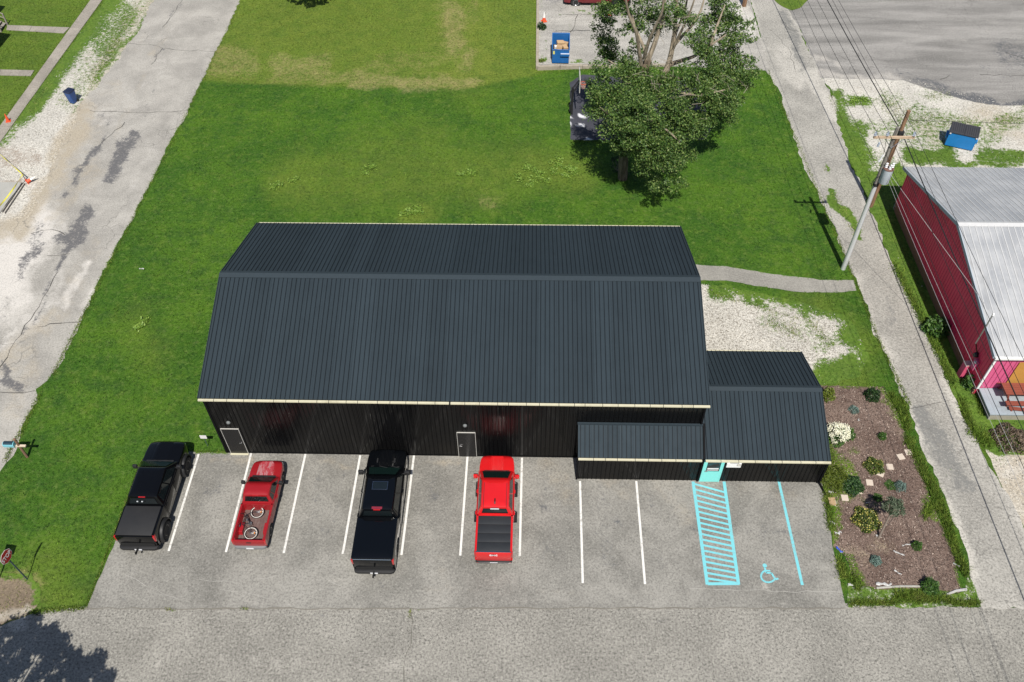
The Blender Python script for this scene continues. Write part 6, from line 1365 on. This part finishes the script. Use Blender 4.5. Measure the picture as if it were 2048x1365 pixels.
def bush(name, label, px, py, r, h, mat, n, leaf, group=None, cat='shrub', flowers=None, asp=.5, stems=5, up=.4):
    p = G(px, py); T = thing(name, label, cat, (p[0], p[1], .02), 0, group); P = dome(p[0], p[1], r, h, n); P[:, 2] += .04
    crown('foliage', P, leaf, mat, T, up, asp)
    if flowers:
        fm, nf, fs, lo = flowers; Q = dome(p[0], p[1], r*1.03, h*1.06, nf, .12); Q = Q[Q[:, 2] > h*lo]; crown('flower', Q+[0, 0, .06], fs, fm, T, 1.2, .9)['kind'] = 'stuff'
    m_ = MB()
    for i in range(stems): m_.tube([(0, 0, -.02), (random.uniform(-.5, .5)*r, random.uniform(-.5, .5)*r, h*.6)], [.014, .006], 3)
    m_.obj('stem', M_TWIG, T); return T
# white hydrangea: leaves and big cream heads
p = G(1671, 880); HY = thing('hydrangea', 'hydrangea covered in big cream white flower heads at the annex corner', 'shrub', (p[0], p[1], .02))
crown('foliage', dome(p[0], p[1], .52, .85, 700), .13, M_HOSTA, HY, .4, .6); m_ = MB()
for i in range(10): m_.tube([(0, 0, 0), (random.uniform(-.35, .35), random.uniform(-.4, .4), .7)], [.014, .008], 4)
m_.obj('stem', M_TWIG, HY)
for i in range(26):
    a = random.uniform(0, 6.28); rr = .5*math.sqrt(random.random()); z = .62+.38*(1-(rr/.55)**2)
    Q = np.array([p[0]+rr*math.cos(a)+.02, p[1]+rr*math.sin(a), z])+rng.normal(size=(70, 3))*np.array([.065, .075, .055]); crown('flower_head', Q, .055, M_PETALW, HY, .9, .9)['kind'] = 'stuff'
for px, py in ((1664, 884), (1668, 888)):
    g = G(px, py); Q = np.array([g[0]-.05, g[1]-.1, .35])+rng.normal(size=(60, 3))*.06; crown('flower_head', Q, .055, M_PETALW, HY, .9, .9)['kind'] = 'stuff'
bush('daylily', 'green leafy clump just right of the white hydrangea', 1694, 872, .38, .45, M_HOSTA, 420, .18, None, 'plant', asp=.25)
bush('boxwood', 'small round green shrub alone on the upper mulch', 1763, 876, .22, .36, M_BOX, 650, .06, 'round clipped shrubs')
bush('boxwood', 'small round green shrub on the lower mulch near the alley grass', 1832, 1095, .24, .40, M_BOX, 700, .06, 'round clipped shrubs')
bush('juniper', 'dark spreading juniper at the annex corner beside a bright grassy mound', 1702, 975, .55, .6, M_CONIF, 1500, .11)
bush('ornamental_grass', 'bright green grassy mound between the annex wall and the dark juniper', 1668, 962, .75, .7, M_LIME, 1800, .2, None, 'plant', asp=.12, up=.1)
bush('rose_bush', 'dark leafy shrub at the top of the mulch bed', 1743, 795, .42, .55, M_LEAFD, 800, .11)
bush('daylily', 'olive green shrub tucked against the annex gable corner', 1654, 796, .36, .75, M_LIME, 600, .12, None, 'plant')
bush('blue_fescue', 'pale blue green tuft on the upper mulch near the hydrangea', 1707, 822, .27, .22, M_BLUEG, 500, .12, 'blue green tufts', 'plant', asp=.15)
bush('blue_spruce', 'round pale blue spruce beside a green mat on the middle mulch', 1799, 976, .30, .35, M_BLUEG, 800, .09, 'blue green tufts', asp=.25)
bush('creeping_thyme', 'low green mat touching the pale blue spruce', 1781, 972, .30, .10, M_HOSTA, 500, .07, 'low green mats', 'plant')
bush('creeping_thyme', 'low green mat above the staked sapling', 1755, 997, .24, .10, M_HOSTA, 400, .07, 'low green mats', 'plant')
bush('blue_spruce', 'round blue green shrub on the lower left mulch', 1750, 1124, .26, .32, M_BLUEG, 750, .08, 'blue green tufts', asp=.3)
bush('coreopsis', 'broad mound of yellow flowers beside the staked sapling', 1731, 1042, .68, .38, M_OLIVE, 1500, .10, 'yellow flowering mounds', 'plant', (M_PETALY, 240, .05, .1))
bush('coreopsis', 'smaller olive mound with few yellow flowers by the stepping stones', 1747, 935, .50, .34, M_OLIVE, 1100, .10, 'yellow flowering mounds', 'plant', (M_PETALY, 60, .045, .2))
bush('daylily', 'green leafy clump on the bottom edge of the mulch bed', 1857, 1178, .40, .6, M_HOSTA, 600, .17, None, 'plant', asp=.25)
bush('thistle', 'small weedy bush growing against the left curb of the pale pad', 1083, 62, .42, .75, M_LEAFD, 500, .14, None, 'plant')
bush('dandelion', 'small pale weed in the lower corner of the pale pad', 1082, 128, .30, .4, M_LIME, 250, .14, None, 'plant')
bush('burdock', 'broad leafy weed growing at the foot of the barn wall', 1870, 662, .75, .9, M_HOSTA, 900, .2, None, 'plant', asp=.6)
bush('burdock', 'leafy weed between the pink pillar and the barn', 1938, 772, .42, .8, M_HOSTA, 500, .16, None, 'plant', asp=.6)
bush('dead_shrub', 'brown dead brush on the dirt in front of the deck', 2018, 880, .95, .45, leaf_mat('dead_leaves', (.045, .032, .022), (.13, .095, .065), None, 0), 1500, .12, None, 'shrub')
# sapling with its stake
p = G(1757, 1077); SP = thing('sapling', 'slender young tree with a sparse grey green crown on the mulch', 'tree', (p[0], p[1], 0))
m_ = MB(); top = G(1789, 1012, 1.7); hh = 1.7; tx, ty = top[0]-p[0], top[1]-p[1]; m_.tube([(0, 0, 0), (tx*.45, ty*.45, hh*.45), (tx, ty, hh)], [.06, .045, .025], 7)
for i in range(12): a = random.uniform(0, 6.28); m_.tube([(tx, ty, hh*random.uniform(.95, 1)), (tx+.45*math.cos(a), ty+.45*math.sin(a), hh+random.uniform(-.05, .4))], [.012, .005], 4)
m_.obj('trunk', simple('sapling_bark', (.16, .13, .105), .85), SP, True)
crown('crown', np.vstack([dome(top[0], top[1], .5, .5, 900)+[0, 0, hh-.2]]), .15, leaf_mat('grey_green_leaves', (.035, .06, .03), (.12, .15, .095)), SP, .3, .3)
m_ = MB(); q2 = G(1776, 1052); m_.tube([(0, 0, 0), (.04, 0, 1.7)], .012, 4); o = m_.obj('plant_stake', M_STEEL); o.location = (q2[0]-.02, q2[1], 0); tag(o, 'thin pale stake standing beside the young tree', 'stake')
# ---- stepping stones
M_STONE = simple('pale_sandstone', (.47, .40, .33), .85, .12, 4)
sn = ('topmost, against the alley grass', 'second from the alley grass', 'third from the alley grass', 'fourth from the alley grass, turned cornerwise', 'in the middle of the row', 'greenish, beside the dark juniper', 'nearest the parking lot')
for (px, py), s_, r in zip([(1816, 906), (1801, 915), (1779, 935), (1760.5, 948.5), (1738.5, 966.5), (1715, 984), (1689, 997)], sn, (.05, .25, -.05, -.5, -.1, .1, -.05)):
    p = G(px, py); m_ = MB(); m_.box(-.165, .165, -.165, .165, -.02, .035); o = m_.obj('stepping_stone', M_STONE, None, False, .006); o.location = (p[0], p[1], .03); o.rotation_euler.z = r
    tag(o, 'pale square stepping stone on the mulch, '+s_, 'stepping stone', 'stepping stones across the mulch')
p = G(1663, 1005); m_ = MB(); m_.box(-.16, .16, -.2, .2, 0, .12); o = m_.obj('stone_block', simple('tan_block', (.33, .23, .13), .9), None, False, .01); o.location = (p[0], p[1], .02); tag(o, 'tan stone block half hidden in the grass by the parking lot', 'block')
# ---- litter, plastic sheet scraps, edging
M_PLAST = simple('pale_plastic', (.42, .42, .41), .4, .3, 9); M_BLUEL = simple('blue_litter', (.03, .08, .45), .4)
def scrap(name, px, py, l, w, rot, mat, label, cat, h=.06, group=None, z=.03):
    p = G(px, py); m_ = MB(); n = 6; rr = []
    for i in range(n):
        x = -l/2+l*i/(n-1); ww = w*random.uniform(.10, .5); zz2 = random.uniform(.01, h); oy = random.uniform(-.25, .25)*w
        rr.append([(x, oy-ww, .0), (x, oy-ww*.4, zz2), (x, oy+ww*.5, zz2*.8), (x, oy+ww, .0)])
    m_.loft(rr); o = m_.obj(name, mat); o.location = (p[0], p[1], z); o.rotation_euler.z = rot; return tag(o, label, cat, group)
scrap('paper_scrap', 284, 539, .28, .16, .1, M_PLAST, 'white scrap of paper on the lawn left of the black building', 'litter', .04, z=.05)
for px, py, l, w, r, lb in ((1797, 1108, .5, .14, -.5, 'white plastic scrap below the lower round shrub, longest one'), (1812, 1091, .42, .12, .3, 'white plastic scrap beside the lower round shrub'), (1795, 1146, .35, .1, -.6, 'thin white plastic strip on the lower mulch'), (1756, 1072, .22, .2, 0, 'white plastic bundle at the foot of the young tree'), (1661, 984, .24, .2, 0, 'white plastic scrap at the end of the drain pipe'), (1704, 986, .28, .1, -1, 'white plastic strip left of the greenish stepping stone'), (1670, 1008, .3, .1, 1.3, 'white plastic strip beside the tan stone block'), (1665, 1046, .26, .16, -.8, 'white plastic scrap in the grass by the lot edge'), (1700, 1170, .24, .14, 0, 'white plastic scrap at the lower left corner of the bed'), (1717, 841, .16, .12, 1, 'small white scrap on the mulch above the hydrangea'), (1735, 1006, .24, .06, .1, 'thin white strip on the mulch above the yellow flowers'), (1676, 1066, .3, .22, .2, 'crumpled pale plastic on the left edge of the mulch'), (1767, 1170, .7, .2, .05, 'pale torn plastic along the bottom edge of the mulch'), (1912, 1131, .3, .1, -.8, 'white plastic strip in the grass by the alley')):
    scrap('plastic_scrap', px, py, l, w, r, M_PLAST, lb, 'litter', .07, 'plastic scraps on the mulch')
scrap('blue_wrapper', 1679, 1100, .36, .16, -.9, M_BLUEL, 'blue and white wrapper lying at the left edge of the mulch', 'litter', .06)
scrap('dark_stick', 77, 1231, .22, .05, -.2, M_UNDER, 'small dark curl of rubber on the near street', 'litter', .03, z=.012)
a, b_ = G(1752, 1177), G(1850, 1174); d_ = Vector(b_-a); m_ = MB(); m_.tube([(0, 0, .04), (d_.length*.5, .04, .05), (d_.length, 0, .04)], .05, 6); o = m_.obj('edging_log', simple('weathered_log', (.32, .31, .28), .8, .3, 5)); o.location = tuple(a); o.rotation_euler.z = math.atan2(d_.y, d_.x); tag(o, 'pale weathered log edging the bottom of the mulch bed', 'log')
a, b_ = G(1893, 1190), G(1932, 1180); d_ = Vector(b_-a); m_ = MB(); m_.tube([(0, 0, .04), (d_.length*.5, .05, .06), (d_.length, 0, .05)], [.05, .06, .07], 6); o = m_.obj('edging_log', simple('grey_log', (.34, .33, .32), .8, .3, 5)); o.location = tuple(a); o.rotation_euler.z = math.atan2(d_.y, d_.x); tag(o, 'short grey log at the lower right corner of the mulch bed', 'log')

# ================================================================ GRASS, WEEDS, CHIPS AND STONES (stuff)
def blades(name, P, h, w, mat, attrs, lean=.5):
    n = len(P); a = rng.uniform(0, 2*np.pi, n); l = rng.uniform(0, 2*np.pi, n); H = h*rng.uniform(.55, 1.35, n) if np.isscalar(h) else h
    wv = np.column_stack([np.cos(a), np.sin(a), np.zeros(n)])*(w*rng.uniform(.7, 1.3, n))[:, None]*.5
    ln = np.column_stack([np.cos(l), np.sin(l), np.zeros(n)])*(H*lean*rng.uniform(.3, 1.4, n))[:, None]
    V = np.stack([P-wv, P+wv, P+ln+np.column_stack([np.zeros(n), np.zeros(n), H])], 1).reshape(-1, 3)
    i = np.arange(n)*3
    return rawobj(name, V, np.column_stack([i, i+1, i+2]), mat, attrs={k: np.repeat(v, 3, axis=0) for k, v in attrs.items()})
def scatter(n, box):
    return rng.uniform(box[0], box[1], n), rng.uniform(box[2], box[3], n)
def lawn_ok(x, y):
    k = np.ones(x.shape, bool)
    for poly in HARD: k &= ~inside(x, y, poly)
    k &= ~((x > -14.7) & (x < 9.1) & (y > -.1) & (y < 12.5)); k &= ~((x > 3) & (x < 15.1) & (y > -1.35) & (y < 5.5)); k &= ~((x > 24.4) & (y > 2.6) & (y < 20))
    return k
W_YARD = W2([(1637, 153), (1660, 180), (1671, 244), (1697, 311), (1727, 390), (1746, 439), (1772, 502), (1804, 563), (1844, 652), (1884, 741), (1917, 812), (1936, 849), (1964, 892), (1996, 960), (2027, 1020), (2052, 1062), (29.5, -4, 'w'), (60, -4, 'w'), (60, 36, 'w'), (2048, 210), (1900, 180), (1800, 150)])
x, y = scatter(620000, (-56, 50, -9, 58)); px, py = PIX(x, y)
k = (px > -60) & (px < 2110) & (py > -30) & (py < 1250); x, y, px, py = x[k], y[k], px[k], py[k]
k = lawn_ok(x, y); x, y, px, py = x[k], y[k], px[k], py[k]
gp = W2([(9.05, 12.3, 'w'), (1400, 568), (1450, 572), (1530, 590), (1600, 605), (1690, 632), (1716, 655), (1735, 705), (1720, 755), (1660, 770), (15, 4.5, 'w'), (9.05, 4.5, 'w')])
keep = np.ones(len(x), bool); ip = inside(x, y, gp); _, _, wg = p_patch(x, y, px, py, edge_dist(x, y, gp)); keep &= ~ip | (wg+rng.normal(0, .22, len(x)) > .62)
iy = inside(x, y, W_YARD); _, _, wy = p_yard(x, y, px, py, None); keep &= ~iy | (wy+rng.normal(0, .25, len(x)) > .62)
x, y, px, py = x[keep], y[keep], px[keep], py[keep]
dr, ye = lawn_paint(x, y, px, py)
rough = .6+.9*(np.sin(x*1.7+np.sin(y*1.3)*2)*np.sin(y*1.9+np.sin(x*.9)*2)*.5+.5)
g = blades('grass', np.column_stack([x, y, np.zeros(len(x))]), .06*rough*rng.uniform(.5, 1.6, len(x)), .04, M_BLADE, {'mask': np.column_stack([dr, ye, dr*0, dr*0+1]), 'rnd': rng.random(len(x))}, .8)
tag(g, None, None, None, 'stuff')
# verge and sidewalk-side grass on gravel, tall fringe along edges
def fringe(name, caps_, n, h, w, yel=.3, lean=.6, dry=.1):
    """caps_: (x1,y1,x2,y2,r) in the photograph; blades fill them on the ground"""
    X = []; tot = sum((math.hypot(c[2]-c[0], c[3]-c[1])+c[4])*c[4] for c in caps_)
    for x1, y1, x2, y2, r in caps_:
        m2 = int(n*(math.hypot(x2-x1, y2-y1)+r)*r/tot)+1; t = rng.random(m2)
        qx = x1+(x2-x1)*t+rng.normal(0, r*.5, m2); qy = y1+(y2-y1)*t+rng.normal(0, r*.5, m2)
        X.append(np.array([G(a, b_)[:2] for a, b_ in zip(qx, qy)]))
    P = np.vstack(X); n2 = len(P); P = np.column_stack([P, np.full(n2, .01)])
    o = blades(name, P, h*rng.uniform(.4, 1.3, n2), w, M_BLADE, {'mask': np.column_stack([np.full(n2, dry)*rng.random(n2)*2, np.full(n2, yel)*rng.random(n2)*1.6, np.zeros(n2), np.ones(n2)]), 'rnd': rng.random(n2)}, lean)
    return tag(o, None, None, None, 'stuff')
fringe('tall_grass', [(1812, 875, 1835, 920, 9), (1838, 925, 1868, 985, 10), (1870, 990, 1880, 1020, 12), (1862, 1010, 1850, 1035, 9), (1885, 1020, 1905, 1090, 9), (1905, 1090, 1930, 1150, 8), (1800, 800, 1815, 860, 9), (1780, 790, 1805, 830, 8)], 8000, .24, .03, .75, .9, .2)
fringe('tall_grass', [(1700, 1208, 1790, 1206, 7), (1790, 1200, 1900, 1200, 9), (1900, 1206, 1955, 1208, 7), (1720, 1180, 1700, 1150, 9), (1676, 1120, 1690, 1160, 9), (1650, 980, 1662, 1060, 8), (1645, 940, 1680, 975, 14), (1652, 895, 1668, 930, 8), (1790, 1190, 1850, 1188, 7)], 8000, .20, .03, .85, .9, .35)
fringe('tall_grass', [(1788, 530, 1850, 655, 9), (1855, 660, 1905, 770, 9), (1920, 800, 1945, 860, 9), (1945, 860, 1980, 890, 14), (1945, 770, 1965, 830, 5)], 6000, .2, .035, .7, .9, .2)
fringe('lawn_edge_grass', [(1536, 142, 1592, 281, 4), (1592, 281, 1682, 495, 4), (1682, 495, 1757, 680, 4), (1757, 680, 1819, 812, 5), (480, 8, 375, 225, 3), (375, 225, 232, 503, 4), (232, 503, 106, 750, 5), (80, 790, 10, 925, 6), (172, 1216, 285, 920, 3), (60, 1226, 170, 1216, 6), (390, 905, 452, 905, 3), (208, 0, 10, 270, 4), (182, 0, 0, 250, 3), (1075, 146, 1210, 138, 3), (1141, 284, 1240, 284, 3)], 16000, .085, .03, .6, .9, .4)
fringe('verge_weeds', [(270, 10, 200, 130, 16), (200, 130, 130, 210, 14), (250, 60, 180, 170, 10), (100, 160, 60, 230, 8), (1660, 190, 1680, 240, 6), (1760, 200, 1830, 250, 22), (1830, 240, 1960, 250, 16), (1900, 190, 1850, 195, 8), (1990, 240, 2040, 240, 12), (1530, 640, 1600, 670, 14), (1620, 640, 1660, 690, 12), (1430, 590, 1500, 610, 5), (1500, 610, 1600, 640, 5), (1668, 390, 1710, 470, 7), (1651, 335, 1652, 345, 4), (820, 1222, 820, 1240, 3), (330, 1219, 350, 1221, 3), (480, 1218, 500, 1219, 3)], 9000, .09, .03, .6, 1.0, .6)
# broad leaved weed patches in the lawn
cl = []
for px, py in ((552, 374), (560, 368), (590, 364), (735, 342), (740, 338), (810, 426), (822, 422), (845, 424), (832, 430), (1052, 335), (1060, 345), (1070, 360), (1090, 362), (1110, 330), (1120, 322), (1135, 335), (1150, 345), (1130, 355), (1100, 345), (1085, 348), (1060, 368), (920, 350), (945, 352), (1715, 205), (1708, 200), (1725, 200), (280, 650), (290, 645), (1040, 358), (1145, 340)):
    g = G(px, py); cl += [(g[0]+random.uniform(-.3, .3), g[1]+random.uniform(-.3, .3)) for _ in range(3)]
P = np.vstack([np.column_stack([rng.normal(a, .13, 26), rng.normal(b_, .13, 26), rng.uniform(.06, .16, 26)]) for a, b_ in cl])
V, F = leaf_cloud(P, .13, 1.0, .6); tag(rawobj('lawn_weeds', V, F, leaf_mat('weed_leaves', (.10, .19, .02), (.20, .30, .05)), attrs={'rnd': np.repeat(rng.random(len(P)), 4)}), kind='stuff')
# mulch chips
mp = W2(mul_poly); x, y = scatter(26000, (mp[:, 0].min(), mp[:, 0].max(), mp[:, 1].min(), mp[:, 1].max())); k = inside(x, y, mp); x, y = x[k], y[k]
V, F = leaf_cloud(np.column_stack([x, y, rng.uniform(.025, .05, len(x))]), .075, 1.2, .4)
tag(rawobj('mulch_chips', V, F, leaf_mat('bark_chips', (.05, .032, .025), (.22, .16, .13), (.42, .34, .28), 0), attrs={'rnd': np.repeat(rng.random(len(x))**1.5, 4)}), kind='stuff')
# gravel stones
def stones(name, P, s, mat):
    n = len(P); o6 = np.array([(1, 0, 0), (0, 1, 0), (-1, 0, 0), (0, -1, 0), (0, 0, .7), (0, 0, -.5)]); sc = (s*rng.uniform(.5, 1.5, n))[:, None, None]
    a = rng.uniform(0, 6.28, n); c_, s_ = np.cos(a)[:, None], np.sin(a)[:, None]
    q = np.repeat(o6[None], n, 0)*sc*np.stack([rng.uniform(.7, 1.3, n), rng.uniform(.7, 1.3, n), np.ones(n)], 1)[:, None]
    V = np.stack([q[..., 0]*c_-q[..., 1]*s_, q[..., 0]*s_+q[..., 1]*c_, q[..., 2]], -1)+P[:, None]
    f = np.array([(0, 1, 4), (1, 2, 4), (2, 3, 4), (3, 0, 4), (1, 0, 5), (2, 1, 5), (3, 2, 5), (0, 3, 5)])
    F = (np.arange(n)[:, None, None]*6+f[None]).reshape(-1, 3)
    return tag(rawobj(name, V.reshape(-1, 3), F, mat, attrs={'rnd': np.repeat(rng.random(n), 6)}), kind='stuff')
M_PEB = leaf_mat('gravel_pebble', (.22, .20, .17), (.55, .53, .48), None, 0)
X = []
for poly, n, zz, pf in ((gp, 9000, .015, p_patch), (W_YARD, 14000, .012, p_yard), (W2([(208, 0), (108, 134), (30, 240), (0, 285), (-46, 20, 'w'), (60, 430), (105, 330), (150, 245), (184, 180), (225, 124), (306, 0)]), 9000, .02, p_verge)):
    x, y = scatter(n*2, (poly[:, 0].min(), min(50, poly[:, 0].max()), poly[:, 1].min(), poly[:, 1].max())); k = inside(x, y, poly); x, y = x[k], y[k]
    px, py = PIX(x, y); w = pf(x, y, px, py, edge_dist(x, y, poly))[2]; k = (w+rng.normal(0, .2, len(w)) < .6) & ~((x > 24.4) & (y > 2.6) & (y < 20)) & ~((x > 9) & (x < 15.1) & (y < 5.5)); X.append(np.column_stack([x[k], y[k], np.full(k.sum(), zz)]))
stones('gravel_stones', np.vstack(X), .032, M_PEB)
